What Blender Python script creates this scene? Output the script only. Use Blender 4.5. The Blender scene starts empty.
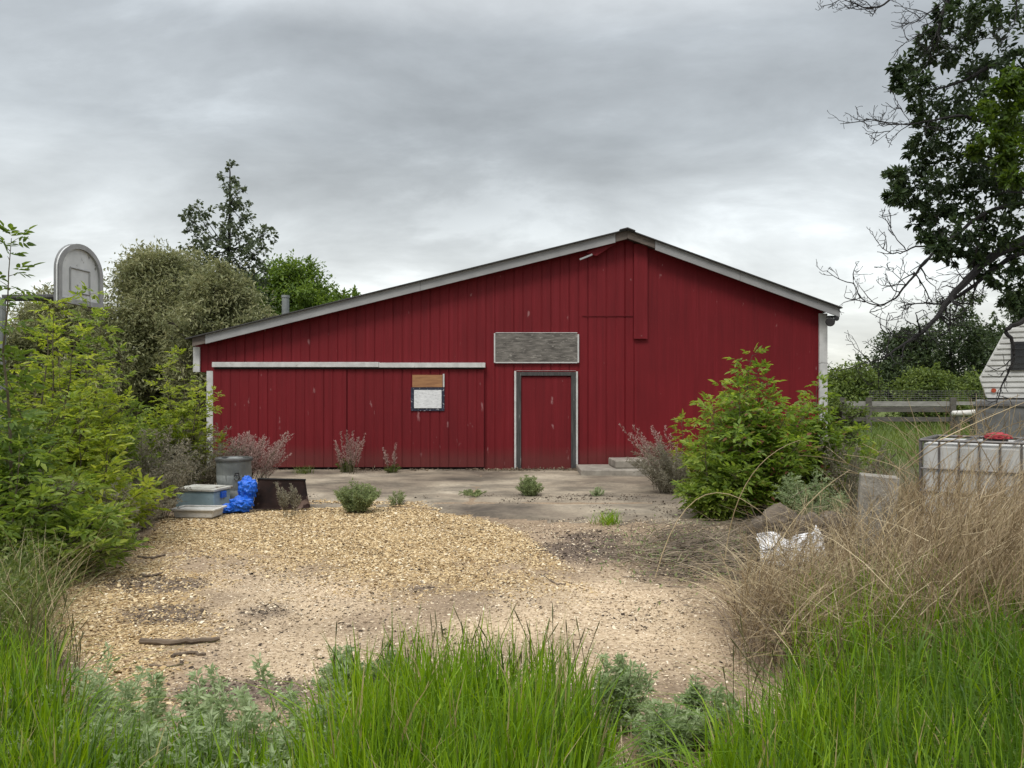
import bpy, bmesh, math, random
import numpy as np
from mathutils import Vector, Matrix

S = bpy.context.scene
COL = S.collection
R = math.radians
F = 760.0; HZ = 394.0; CH = 1.6

# ------------------------------------------------------------------ camera
cam_d = bpy.data.cameras.new('camera'); cam = bpy.data.objects.new('camera', cam_d); COL.objects.link(cam)
cam.location = (0, 0, CH); cam.rotation_euler = (R(90), 0, 0)
cam_d.sensor_width = 36; cam_d.lens = F / 1024 * 36; cam_d.shift_y = (HZ - 384) / 1024
cam_d.clip_start = 0.05; cam_d.clip_end = 3000
S.camera = cam

# ------------------------------------------------------------------ view
S.view_settings.view_transform = 'Standard'; S.view_settings.look = 'None'
S.view_settings.gamma = 1; S.view_settings.exposure = 0.42; S.view_settings.use_curve_mapping = False

# ------------------------------------------------------------------ sun
sd = bpy.data.lights.new('sun', 'SUN'); sd.energy = 1.5; sd.angle = R(20); sd.color = (1, .96, .9)
sun = bpy.data.objects.new('sun', sd); COL.objects.link(sun); sun.rotation_euler = (R(36), 0, R(-22))

# ------------------------------------------------------------------ world : overcast sky
W = bpy.data.worlds.new('World'); S.world = W; W.use_nodes = True
nt = W.node_tree; nt.nodes.clear()
def nd(t, ty, **k):
    n = t.nodes.new(ty)
    for a, b in k.items():
        if a == 'inp':
            for i, v in b.items(): n.inputs[i].default_value = v
        else: setattr(n, a, b)
    return n
def lk(t, a, ai, b, bi): t.links.new(a.outputs[ai], b.inputs[bi])
def ramp(t, stops, interp='LINEAR'):
    n = t.nodes.new('ShaderNodeValToRGB'); n.color_ramp.interpolation = interp
    e = n.color_ramp.elements
    while len(e) < len(stops): e.new(0.5)
    for i, (p, c) in enumerate(stops):
        e[i].position = p
        e[i].color = (c, c, c, 1) if isinstance(c, (int, float)) else (*c, 1)
    return n
def mth(t, op, a=None, b=None):
    n = t.nodes.new('ShaderNodeMath'); n.operation = op
    for i, v in enumerate((a, b)):
        if v is None: continue
        if isinstance(v, (int, float)): n.inputs[i].default_value = v
        else: t.links.new(v[0].outputs[v[1]], n.inputs[i])
    return n
def mixc(t, fac, a, b, mode='MIX'):
    n = t.nodes.new('ShaderNodeMix'); n.data_type = 'RGBA'; n.blend_type = mode
    for i, v in ((0, fac), (6, a), (7, b)):
        if isinstance(v, (int, float)): n.inputs[i].default_value = v
        elif isinstance(v, tuple) and len(v) == 2: t.links.new(v[0].outputs[v[1]], n.inputs[i])
        else: n.inputs[i].default_value = (*v, 1)
    return n   # output 2

sky = nd(nt, 'ShaderNodeTexSky', sky_type='NISHITA', sun_disc=False, sun_elevation=R(54), sun_rotation=R(202))
bg1 = nd(nt, 'ShaderNodeBackground', inp={1: 0.10}); lk(nt, sky, 0, bg1, 0)
tc = nd(nt, 'ShaderNodeTexCoord')
sep = nd(nt, 'ShaderNodeSeparateXYZ'); lk(nt, tc, 0, sep, 0)
zc = mth(nt, 'MAXIMUM', (sep, 2), 0.0)
den = mth(nt, 'ADD', (zc, 0), 0.36)
ux = mth(nt, 'DIVIDE', (sep, 0), (den, 0)); uy = mth(nt, 'DIVIDE', (sep, 1), (den, 0))
comb = nd(nt, 'ShaderNodeCombineXYZ'); lk(nt, ux, 0, comb, 0); lk(nt, uy, 0, comb, 1)
mp = nd(nt, 'ShaderNodeMapping'); mp.inputs['Scale'].default_value = (.95, 1.5, 1); mp.inputs['Location'].default_value = (5.3, 2.2, 0)
lk(nt, comb, 0, mp, 0)
n1 = nd(nt, 'ShaderNodeTexNoise', inp={'Scale': 0.8, 'Detail': 5.0, 'Roughness': .52, 'Distortion': .2}); lk(nt, mp, 0, n1, 0)
n2 = nd(nt, 'ShaderNodeTexNoise', inp={'Scale': 2.2, 'Detail': 9.0, 'Roughness': .6, 'Distortion': .25}); lk(nt, mp, 0, n2, 0)
# CIE-overcast luminance: dim band low down, bright towards the zenith
base = ramp(nt, [(0.0, (.70, .70, .62)), (.06, (.67, .68, .64)), (.14, (.59, .615, .61)), (.22, (.50, .53, .54)),
                 (.31, (.37, .40, .42)), (.42, (.355, .385, .41)), (.6, (.95, .98, 1.0)), (1.0, (1.75, 1.77, 1.78))])
lk(nt, zc, 0, base, 0)
r1 = ramp(nt, [(.3, .74), (.5, 1.02), (.66, 1.30)]); lk(nt, n1, 0, r1, 0)
r2 = ramp(nt, [(.34, .84), (.45, .94), (.55, 1.05), (.66, 1.26)]); lk(nt, n2, 0, r2, 0)
m1 = mixc(nt, 1.0, (base, 0), (r1, 0), 'MULTIPLY'); m2 = mixc(nt, 1.0, (m1, 2), (r2, 0), 'MULTIPLY')
bg2 = nd(nt, 'ShaderNodeBackground', inp={1: 1.0}); lk(nt, m2, 2, bg2, 0)
mx = nd(nt, 'ShaderNodeMixShader', inp={0: .95}); lk(nt, bg1, 0, mx, 1); lk(nt, bg2, 0, mx, 2)
wo = nd(nt, 'ShaderNodeOutputWorld'); lk(nt, mx, 0, wo, 0)

# ================================================================== helpers
def P3(px, py, d): return np.array(((px - 512) / F * d, d, CH + (HZ - py) / F * d))
def gx(px, d): return (px - 512) / F * d
def gd(py): return CH * F / (py - HZ)
def rng(s): return np.random.default_rng(s)
def unit(a): return a / np.maximum(np.linalg.norm(a, axis=-1, keepdims=True), 1e-9)

class MB:
    """collects arrays of verts and faces and links them as one mesh"""
    def __init__(s): s.v = []; s.f = []; s.n = 0
    def add(s, v, *faces):
        v = np.asarray(v, float).reshape(-1, 3)
        for f in faces:
            f = np.asarray(f, int)
            if f.size: s.f.append(f + s.n)
        s.v.append(v); s.n += len(v); return s
    def box(s, c, size, rot=None, taper=1.0):
        hx, hy, hz = np.array(size) / 2
        v = np.array([[x * hx * (taper if z > 0 else 1), y * hy * (taper if z > 0 else 1), z * hz] for x in (-1, 1) for y in (-1, 1) for z in (-1, 1)])
        if rot is not None: v = v @ np.array(rot.to_3x3()).T if hasattr(rot, 'to_3x3') else v @ rot.T
        return s.add(v + np.array(c), [[0, 1, 3, 2], [4, 6, 7, 5], [0, 4, 5, 1], [2, 3, 7, 6], [0, 2, 6, 4], [1, 5, 7, 3]])
    def bx(s, x0, x1, y0, y1, z0, z1): return s.box(((x0 + x1) / 2, (y0 + y1) / 2, (z0 + z1) / 2), (x1 - x0, y1 - y0, z1 - z0))
    def prism(s, pts, y0, y1):
        """polygon in x,z extruded along y"""
        n = len(pts); v = [(x, y0, z) for x, z in pts] + [(x, y1, z) for x, z in pts]
        q = [[i, (i + 1) % n, (i + 1) % n + n, i + n] for i in range(n)]
        s.add(v, q); s.f.append(np.array([list(range(n - 1, -1, -1))]) + s.n - 2 * n); s.f.append(np.array([list(range(n, 2 * n))]) + s.n - 2 * n)
        return s
    def tube(s, pts, rad, k=5):
        p = np.asarray(pts, float); n = len(p)
        r = np.broadcast_to(np.asarray(rad, float), (n,))
        t = np.gradient(p, axis=0); t = unit(t)
        ref = np.array((0., 0., 1.)) if abs(t[:, 2]).mean() < .8 else np.array((1., 0., 0.))
        a = unit(np.cross(t, ref)); b = np.cross(t, a)
        th = np.arange(k) * 2 * np.pi / k
        v = p[:, None] + r[:, None, None] * (np.cos(th)[None, :, None] * a[:, None] + np.sin(th)[None, :, None] * b[:, None])
        i = np.arange(n - 1)[:, None] * k; j = np.arange(k)[None]
        q = np.stack([i + j, i + (j + 1) % k, i + k + (j + 1) % k, i + k + j], -1).reshape(-1, 4)
        s.add(v.reshape(-1, 3), q)
        s.f.append(np.array([list(range(k - 1, -1, -1))]) + s.n - n * k); s.f.append(np.array([[(n - 1) * k + m for m in range(k)]]) + s.n - n * k)
        return s
    def lathe(s, c, prof, k=24):
        prof = np.asarray(prof, float); n = len(prof); th = np.arange(k) * 2 * np.pi / k
        v = np.stack([prof[:, 0, None] * np.cos(th), prof[:, 0, None] * np.sin(th), np.broadcast_to(prof[:, 1, None], (n, k))], -1).reshape(-1, 3)
        i = np.arange(n - 1)[:, None] * k; j = np.arange(k)[None]
        return s.add(v + np.array(c), np.stack([i + j, i + (j + 1) % k, i + k + (j + 1) % k, i + k + j], -1).reshape(-1, 4))

WLOC = {}
def obj(name, mb, mat, parent=None, origin=None, smooth=False, bevel=0):
    v = np.concatenate(mb.v) if mb.v else np.zeros((0, 3))
    o0 = np.array(WLOC[parent.name]) if parent is not None else np.array(origin if origin is not None else (0, 0, 0), float)
    v = v - o0
    me = bpy.data.meshes.new(name)
    me.vertices.add(len(v)); me.vertices.foreach_set('co', v.astype(np.float32).ravel())
    ls = []; li = []; c = 0
    for f in mb.f:
        m = f.shape[1]; ls.append(c + np.arange(len(f)) * m); li.append(f.ravel()); c += f.size
    ls = np.concatenate(ls); li = np.concatenate(li)
    me.loops.add(c); me.loops.foreach_set('vertex_index', li.astype(np.int32))
    me.polygons.add(len(ls)); me.polygons.foreach_set('loop_start', ls.astype(np.int32))
    me.polygons.foreach_set('use_smooth', np.full(len(ls), bool(smooth)))
    me.update(calc_edges=True)
    me.materials.append(mat)
    o = bpy.data.objects.new(name, me); COL.objects.link(o)
    if parent is not None: o.parent = parent; WLOC[o.name] = tuple(o0)
    else: o.location = o0; WLOC[o.name] = tuple(o0)
    if bevel:
        bm = bmesh.new(); bm.from_mesh(me)
        bmesh.ops.bevel(bm, geom=list(bm.edges), offset=bevel, segments=2, affect='EDGES', profile=.5)
        bm.to_mesh(me); bm.free()
    return o
def thing(name, label, cat, loc=(0, 0, 0), group=None):
    o = bpy.data.objects.new(name, None); COL.objects.link(o); o.location = loc; o.empty_display_size = .2
    WLOC[o.name] = tuple(loc); return tag(o, label, cat, group)
def tag(o, label, cat, group=None):
    o['label'] = label; o['category'] = cat
    if group: o['group'] = group
    return o
def kind(o, k, label=None, cat=None):
    o['kind'] = k
    if label: o['label'] = label
    if cat: o['category'] = cat
    return o

# ------------------------------------------------------------------ noise for geometry
def vnoise(x, y, seed=0):
    def h(i, j):
        n = (i * 374761393 + j * 668265263 + seed * 974634777) & 0xffffffff
        n = ((n ^ (n >> 13)) * 1274126177) & 0xffffffff
        return ((n ^ (n >> 16)) & 0xffff) / 65535.0
    i = np.floor(x).astype(np.int64); j = np.floor(y).astype(np.int64); u = x - i; v = y - j
    u = u * u * (3 - 2 * u); v = v * v * (3 - 2 * v)
    return (h(i, j) * (1 - u) + h(i + 1, j) * u) * (1 - v) + (h(i, j + 1) * (1 - u) + h(i + 1, j + 1) * u) * v
def fbm(x, y, oct=4, seed=0):
    a = 0; s = .5; t = 0
    for k in range(oct): a = a + s * vnoise(x * 2 ** k, y * 2 ** k, seed + k); t += s; s *= .5
    return a / t

# ================================================================== materials
def newmat(name):
    m = bpy.data.materials.new(name); m.use_nodes = True; t = m.node_tree; t.nodes.clear()
    out = t.nodes.new('ShaderNodeOutputMaterial'); b = t.nodes.new('ShaderNodeBsdfPrincipled')
    t.links.new(b.outputs[0], out.inputs[0]); return m, t, b, out
def bump(t, b, src, strength=.3, dist=.01):
    n = nd(t, 'ShaderNodeBump', inp={'Strength': strength, 'Distance': dist}); t.links.new(src[0].outputs[src[1]], n.inputs['Height']); t.links.new(n.outputs[0], b.inputs['Normal'])
def objco(t, scale=(1, 1, 1)):
    c = nd(t, 'ShaderNodeTexCoord'); m = nd(t, 'ShaderNodeMapping'); m.inputs['Scale'].default_value = scale; lk(t, c, 3, m, 0); return m
def noise(t, co, scale, detail=4, rough=.55, dist=0):
    n = nd(t, 'ShaderNodeTexNoise', inp={'Scale': scale, 'Detail': detail, 'Roughness': rough, 'Distortion': dist}); lk(t, co, 0, n, 0); return n

def mat_plain(name, c1, c2=None, rough=.7, metal=0, nscale=6, stretch=(1, 1, 1), bmp=.2, bdist=.004, spots=None, spot_lo=.62, spec=.4, spot_scale=9):
    m, t, b, o = newmat(name); c2 = c2 or tuple(x * .7 for x in c1)
    co = objco(t, stretch); n = noise(t, co, nscale, 6, .62)
    r = ramp(t, [(.3, c2), (.68, c1)]); lk(t, n, 0, r, 0); src = (r, 0)
    if spots:
        co2 = objco(t, stretch); n2 = noise(t, co2, spot_scale, 5, .6); r2 = ramp(t, [(spot_lo, 0), (spot_lo + .05, 1)]); lk(t, n2, 0, r2, 0)
        x = mixc(t, (r2, 0), src, spots); src = (x, 2)
    t.links.new(src[0].outputs[src[1]], b.inputs['Base Color'])
    b.inputs['Roughness'].default_value = rough; b.inputs['Metallic'].default_value = metal; b.inputs['Specular IOR Level'].default_value = spec
    if bmp:
        n3 = noise(t, co, nscale * 5, 4, .6); bump(t, b, (n3, 0), bmp, bdist)
    return m

def mat_leaf(name, dark, mid, light, trans=.35, rough=.5, nscale=1.2, spec=.3, tip=None, tipz=None):
    m, t, b, out = newmat(name)
    g = nd(t, 'ShaderNodeNewGeometry'); co = objco(t); n = noise(t, co, nscale, 3)
    a = mth(t, 'MULTIPLY', (g, 'Random Per Island'), .55); c = mth(t, 'MULTIPLY', (n, 0), .9); s = mth(t, 'ADD', (a, 0), (c, 0)); s2 = mth(t, 'SUBTRACT', (s, 0), .22)
    r = ramp(t, [(.05, dark), (.5, mid), (.92, light)]); lk(t, s2, 0, r, 0); src = (r, 0)
    if tip:
        r2 = ramp(t, [(.93, 0), (.97, 1)]); lk(t, g, 'Random Per Island', r2, 0)
        x = mixc(t, (r2, 0), src, tip); src = (x, 2)
    t.links.new(src[0].outputs[src[1]], b.inputs['Base Color'])
    b.inputs['Roughness'].default_value = rough; b.inputs['Specular IOR Level'].default_value = spec
    tr = nd(t, 'ShaderNodeBsdfTranslucent'); hs = nd(t, 'ShaderNodeHueSaturation', inp={'Hue': .485, 'Saturation': 1.1, 'Value': 1.5})
    t.links.new(src[0].outputs[src[1]], hs.inputs['Color']); lk(t, hs, 0, tr, 0)
    x = nd(t, 'ShaderNodeMixShader', inp={0: trans}); lk(t, b, 0, x, 1); lk(t, tr, 0, x, 2); lk(t, x, 0, out, 0)
    return m

M = {}
M['elder'] = mat_leaf('elder_leaf', (.06, .11, .018), (.165, .24, .042), (.33, .40, .09), .5)
M['elder_red'] = mat_leaf('elder_leaf_redtip', (.07, .125, .02), (.175, .27, .042), (.35, .43, .085), .5, tip=(.26, .12, .08))
M['elder_y'] = mat_leaf('elder_leaf_yellow', (.085, .135, .018), (.225, .295, .042), (.42, .46, .095), .5)
M['willow'] = mat_leaf('willow_leaf', (.08, .095, .042), (.20, .215, .10), (.36, .35, .19), .3, nscale=.9)
M['poplar'] = mat_leaf('poplar_leaf', (.036, .052, .028), (.075, .098, .052), (.13, .155, .085), .32)
M['ash'] = mat_leaf('ash_leaf', (.045, .085, .015), (.10, .165, .028), (.18, .26, .05), .4, nscale=.5)
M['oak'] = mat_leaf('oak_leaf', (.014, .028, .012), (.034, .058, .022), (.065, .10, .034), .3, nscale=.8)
M['oak_lit'] = mat_leaf('oak_leaf_lit', (.03, .06, .01), (.065, .115, .016), (.12, .175, .028), .4, nscale=.8)  # brighter oak green, light on the nearer clumps put into the colour
M['backtree'] = mat_leaf('back_leaf', (.018, .032, .012), (.042, .066, .024), (.085, .115, .042), .3, nscale=.8)
M['backbush'] = mat_leaf('backbush_leaf', (.045, .08, .02), (.11, .155, .036), (.19, .245, .06), .35, nscale=.8)
M['grass'] = mat_leaf('grass_blade', (.055, .115, .009), (.15, .27, .012), (.28, .40, .03), .45, nscale=2.2, tip=(.36, .29, .14))
M['grass_dark'] = mat_leaf('meadow_blade', (.03, .065, .010), (.075, .15, .014), (.15, .235, .03), .4, nscale=2.2, tip=(.30, .25, .12))
M['grass_far'] = mat_leaf('field_grass', (.05, .085, .016), (.10, .15, .03), (.18, .22, .055), .35, nscale=.5)
M['seed'] = mat_leaf('seed_head', (.06, .06, .022), (.10, .095, .038), (.16, .14, .06), .15)
M['worm'] = mat_leaf('wormwood_leaf', (.14, .20, .085), (.28, .355, .18), (.45, .51, .32), .4, nscale=3)
M['worm_slab'] = mat_leaf('slab_weed_leaf', (.11, .15, .06), (.22, .27, .12), (.36, .41, .20), .38, nscale=3)
M['sage'] = mat_leaf('sage_leaf', (.11, .105, .07), (.21, .195, .14), (.34, .305, .23), .3, nscale=2)
M['pink'] = mat_leaf('pink_plume', (.22, .14, .125), (.38, .265, .24), (.56, .43, .385), .35, nscale=2)
M['dry'] = mat_leaf('dry_stem', (.14, .10, .052), (.34, .265, .15), (.66, .57, .38), .3, nscale=2.5)
M['drydark'] = mat_leaf('dry_dark_stem', (.06, .045, .032), (.14, .105, .07), (.30, .24, .165), .1, nscale=2)
M['stalk'] = mat_leaf('weed_stalk', (.10, .065, .034), (.23, .165, .09), (.46, .37, .235), .05, nscale=2.5)
M['under'] = mat_leaf('undergrowth_leaf', (.04, .07, .015), (.10, .14, .03), (.20, .24, .065), .35, nscale=1)
M['bark'] = mat_plain('bark', (.075, .062, .05), (.03, .025, .02), .9, nscale=14, stretch=(1, 1, .3), bmp=.6, bdist=.01)
M['bark_dark'] = mat_plain('dark_bark', (.022, .020, .019), (.008, .0075, .0075), .9, nscale=14, stretch=(1, 1, .3), bmp=.6, bdist=.01)
M['twig'] = mat_plain('twig', (.12, .10, .06), (.06, .05, .03), .85, nscale=10, bmp=0)

# ------------------------------------------------------------------ leaf / blade geometry
def leaves(mb, Pp, D, N, L, Wd, droop=.12, fold=.12, six=True):
    D = unit(D); Sd = unit(np.cross(D, N)); N = np.cross(Sd, D)
    L = np.broadcast_to(L, len(Pp))[:, None]; Wd = np.broadcast_to(Wd, len(Pp))[:, None]
    n = len(Pp)
    if six:
        a = Pp + D * L * .3 + N * fold * Wd; b = Pp + D * L * .66 + N * fold * Wd * .6 - N * droop * L * .3
        v = np.stack([Pp, a + Sd * Wd * .5, b + Sd * Wd * .38, Pp + D * L - N * droop * L, b - Sd * Wd * .38, a - Sd * Wd * .5], 1)
        i = np.arange(n)[:, None] * 6
        mb.add(v.reshape(-1, 3), np.concatenate([i + np.array([[0, 1, 2, 3]]), i + np.array([[0, 3, 4, 5]])]))
    else:
        a = Pp + D * L * .45 + N * fold * Wd
        v = np.stack([Pp, a + Sd * Wd * .5, Pp + D * L - N * droop * L, a - Sd * Wd * .5], 1)
        i = np.arange(n)[:, None] * 4
        mb.add(v.reshape(-1, 3), i + np.array([[0, 1, 2, 3]]))
def compound(mb, r, Pp, D, L, k=5, ratio=.42):
    """pinnate leaves: base points Pp, rachis directions D"""
    n = len(Pp); D = unit(D); up = np.array((0, 0, 1.)) + r.normal(0, .35, (n, 3))
    Sd = unit(np.cross(D, up)); N = np.cross(Sd, D)
    Lr = L * r.uniform(.75, 1.3, n)
    rach = Lr * 1.5
    spec = [(.45, 1, .8), (.45, -1, .8), (.75, 1, .9), (.75, -1, .9), (1.0, 0, 1.15)]
    if k == 3: spec = [(.6, 1, .9), (.6, -1, .9), (1.0, 0, 1.1)]
    for t, sg, sc in spec:
        p = Pp + D * (rach * t)[:, None] - np.array((0, 0, 1.)) * (rach * .18 * t * t)[:, None]
        d = unit(D * (.75 if sg else 1) + Sd * sg * .8 + np.array((0, 0, -.22)) + r.normal(0, .12, (n, 3)))
        leaves(mb, p, d, N + r.normal(0, .25, (n, 3)), Lr * sc, Lr * sc * ratio, droop=.18)
def blades(mb, r, Pp, H, Wd, lean, curve, az=None, seg=4):
    n = len(Pp); az = r.uniform(0, 2 * np.pi, n) if az is None else az
    d = np.stack([np.cos(az), np.sin(az), np.zeros(n)], 1)
    fa = az + np.pi / 2 + r.uniform(-.9, .9, n); sd = np.stack([np.cos(fa), np.sin(fa), np.zeros(n)], 1)
    rows = []
    for k in range(seg + 1):
        t = k / seg
        c = Pp + d * (H * (lean * t + curve * t ** 2.3))[:, None]
        c = c + np.array((0, 0, 1.)) * (H * (t - .35 * (lean * t + curve * t ** 2.3) * t))[:, None]
        w = Wd * (1 - t ** 1.6 * .96) * .5
        rows += [c - sd * w[:, None], c + sd * w[:, None]]
    v = np.stack(rows, 1); m = 2 * (seg + 1); i = np.arange(n)[:, None] * m
    mb.add(v.reshape(-1, 3), np.concatenate([i + np.array([[2 * k, 2 * k + 1, 2 * k + 3, 2 * k + 2]]) for k in range(seg)]))

# ------------------------------------------------------------------ plant builders
def shrub(name, label, cat, x, y, h, rad, nst, seed, mat, L=.075, k=5, group=None, z0=0, dens=1.0, bark='twig', lean=(0, 0), low=.12, cone=.45):
    r = rng(seed); root = thing(name, label, cat, (x, y, z0), group)
    st = MB(); lf = MB(); PP = []; DD = []
    for i in range(nst):
        az = r.uniform(0, 2 * np.pi); rr = rad * (0.1 if i < max(1, nst // 8) else math.sqrt(r.uniform(.03, 1)))
        hh = h * (1 - cone * (rr / rad) ** 1.5) * (r.uniform(.45, 1.0) if i else 1) * (1.12 if r.uniform() < .12 and i else 1)
        b0 = np.array((x + r.normal(0, rad * .12), y + r.normal(0, rad * .12), z0 - .02))
        lat = np.array((math.cos(az) * rr + lean[0] * h, math.sin(az) * rr + lean[1] * h, 0))
        t = np.linspace(0, 1, 9)[:, None]
        pts = b0 + lat * t ** 1.2 + np.array((0, 0, hh)) * t ** .85 + np.cumsum(r.normal(0, .012 * h, (9, 3)) * t, 0)
        st.tube(pts, np.linspace(.006 + .005 * h, .003, 9), 4)
        nb = int((9 + 5 * h) * dens); tw_ = r.uniform(.7, 1.15)
        for q in range(nb):
            tt = low + (1 - low) * (q + r.uniform(0, 1)) / nb
            f = tt * 8; a = min(int(f), 7); p = pts[a] * (1 - (f - a)) + pts[a + 1] * (f - a)
            ba = q * 2.4 + az + r.normal(0, .4); bl = (.12 + .38 * (1 - tt)) * min(rad, .9) * r.uniform(.45, 1.2) * tw_ + .04
            bd = np.array((math.cos(ba), math.sin(ba), r.uniform(.15, .9)))
            bd /= np.linalg.norm(bd)
            m = 4; s = np.linspace(0, 1, m)[:, None]
            bp = p + bd * bl * s + np.array((0, 0, -.12 * bl)) * s ** 2
            st.tube(bp, np.linspace(.004, .0015, m), 3)
            nn = max(2, int(bl / .055))
            for e in range(nn):
                s0 = (e + .6) / nn; pp = p + bd * bl * s0 + np.array((0, 0, -.12 * bl)) * s0 ** 2
                sdv = np.cross(bd, (0, 0, 1)); sg = 1 if e % 2 else -1
                PP += [pp]; DD += [bd * .55 + sdv * sg * .8 + np.array((0, 0, r.uniform(-.35, .35)))]
                if e == nn - 1: PP += [pp, pp]; DD += [bd + np.array((0, 0, .2)), bd * .5 - sdv * sg * .8]
        # leader tip
        for e in range(3): PP += [pts[-1]]; DD += [np.array((r.normal(0, .6), r.normal(0, .6), .8))]
    PP = np.array(PP); DD = np.array(DD) + r.normal(0, .2, (len(PP), 3))
    compound(lf, r, PP, DD, L, k)
    obj('stem', st, M[bark], root); obj('foliage', lf, M[mat], root)
    return root

def feathery(name, label, cat, x, y, h, rad, nst, seed, mat, L=.035, group=None, z0=0, lean=(0, 0), per=26, ratio=.28, stem='twig', start=.08, up=.5):
    """bushy herb: many thin stems clothed in tiny narrow leaves"""
    r = rng(seed); root = thing(name, label, cat, (x, y, z0), group); st = MB(); lf = MB(); PP = []; DD = []
    for i in range(nst):
        az = r.uniform(0, 2 * np.pi); rr = rad * math.sqrt(r.uniform(0, 1)); hh = h * (1 - .4 * (rr / rad) ** 2) * r.uniform(.65, 1)
        b0 = np.array((x + math.cos(az) * rr * .35, y + math.sin(az) * rr * .35, z0 - .01))
        t = np.linspace(0, 1, 6)[:, None]
        lat = np.array((math.cos(az) * rr * .7 + lean[0] * h, math.sin(az) * rr * .7 + lean[1] * h, 0))
        pts = b0 + lat * t ** 1.4 + np.array((0, 0, hh)) * t
        st.tube(pts, np.linspace(.004, .0015, 6), 3)
        tt = start + (1 - start) * r.uniform(0, 1, per) ** .8; f = tt * 5; a = np.minimum(f.astype(int), 4); p = pts[a] * (1 - (f - a))[:, None] + pts[a + 1] * (f - a)[:, None]
        ba = r.uniform(0, 2 * np.pi, per); d0 = np.stack([np.cos(ba), np.sin(ba), np.full(per, up) + r.normal(0, .3, per)], 1)
        # short branchlet with 4 leaves
        bl = h * .12 * (1.15 - tt) + .01
        for s in (.0, .4, .75, 1.0):
            PP.append(p + unit(d0) * (bl * s)[:, None]); DD.append(d0 + r.normal(0, .7, (per, 3)))
    PP = np.concatenate(PP); DD = np.concatenate(DD)
    Ls = L * r.uniform(.6, 1.3, len(PP))
    leaves(lf, PP, DD, r.normal(0, 1, DD.shape) + np.array((0, 0, .8)), Ls, Ls * ratio, six=False)
    obj('stem', st, M[stem], root); obj('foliage', lf, M[mat], root); return root

def plume(name, label, cat, x, y, h, rad, nst, seed, mat, lean=(.2, 0), group=None, z0=0, stem='twig', start=.35, bl=.16, per=20, L=.024, fan=.5, low_mat=None):
    """dead weed: upright stems each ending in a loose seed plume"""
    r = rng(seed); root = thing(name, label, cat, (x, y, z0), group); st = MB(); lf = MB(); PP = []; DD = []
    for i in range(nst):
        az = r.uniform(0, 2 * np.pi); q = math.sqrt(r.uniform(0, 1)); hh = h * r.uniform(.6, 1)
        b0 = np.array((x + math.cos(az) * q * rad * .5, y + math.sin(az) * q * rad * .5, z0))
        lat = np.array((math.cos(az) * q * rad * fan + lean[0] * hh * r.uniform(.6, 1.4), math.sin(az) * q * rad * fan + lean[1] * hh, 0))
        t = np.linspace(0, 1, 7)[:, None]; pts = b0 + lat * t ** 1.6 + np.array((0, 0, hh)) * t
        st.tube(pts, np.linspace(.0045, .0015, 7), 3)
        for e in range(per):
            tt = start + (1 - start) * (e + r.uniform()) / per; f = tt * 6; a = min(int(f), 5); p = pts[a] * (1 - (f - a)) + pts[a + 1] * (f - a)
            d = unit(pts[min(a + 1, 6)] - pts[a] ); ba = r.uniform(0, 2 * np.pi)
            bd = unit(d * 1.3 + np.array((math.cos(ba), math.sin(ba), .1)) * .8); l = bl * (1.2 - .9 * (tt - start) / (1 - start)) * r.uniform(.6, 1.2)
            st.tube(np.array([p, p + bd * l]), [.0015, .0008], 3)
            m = 7; s = r.uniform(.15, 1, m)[:, None]
            PP.append(p + bd * l * s + r.normal(0, .006, (m, 3))); DD.append(np.broadcast_to(bd, (m, 3)) + r.normal(0, .6, (m, 3)))
    PP = np.concatenate(PP); DD = np.concatenate(DD); Ls = L * r.uniform(.6, 1.4, len(PP))
    leaves(lf, PP, DD, r.normal(0, 1, DD.shape), Ls, Ls * .5, six=False)
    obj('stem', st, M[stem], root); obj('seed_plume', lf, M[mat], root); return root

def clump_leaves(lf, r, C, rad, count, L, ratio=.5, sq=.8, sub=None, six=False, flat=.6, sc=.16):
    """leaves in twig-sized clusters inside one clump"""
    sub = sub or max(4, int(count / 14)); d = unit(r.normal(0, 1, (sub, 3))); c = C + d * (rad * r.uniform(.25, 1, (sub, 1)) ** .5) * np.array((1, 1, sq))
    k = int(count / sub) + 1
    cc = np.repeat(c, k, 0); dd = np.repeat(d, k, 0)
    p = cc + r.normal(0, rad * sc, cc.shape)
    D = dd * .7 + r.normal(0, .6, cc.shape) + np.array((0, 0, -.15))
    N = r.normal(0, flat, cc.shape) + np.array((0, 0, 1.0)) + dd * .4
    Ls = L * r.uniform(.6, 1.25, len(p)); leaves(lf, p, D, N, Ls, Ls * ratio, six=six)
    return c

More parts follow.
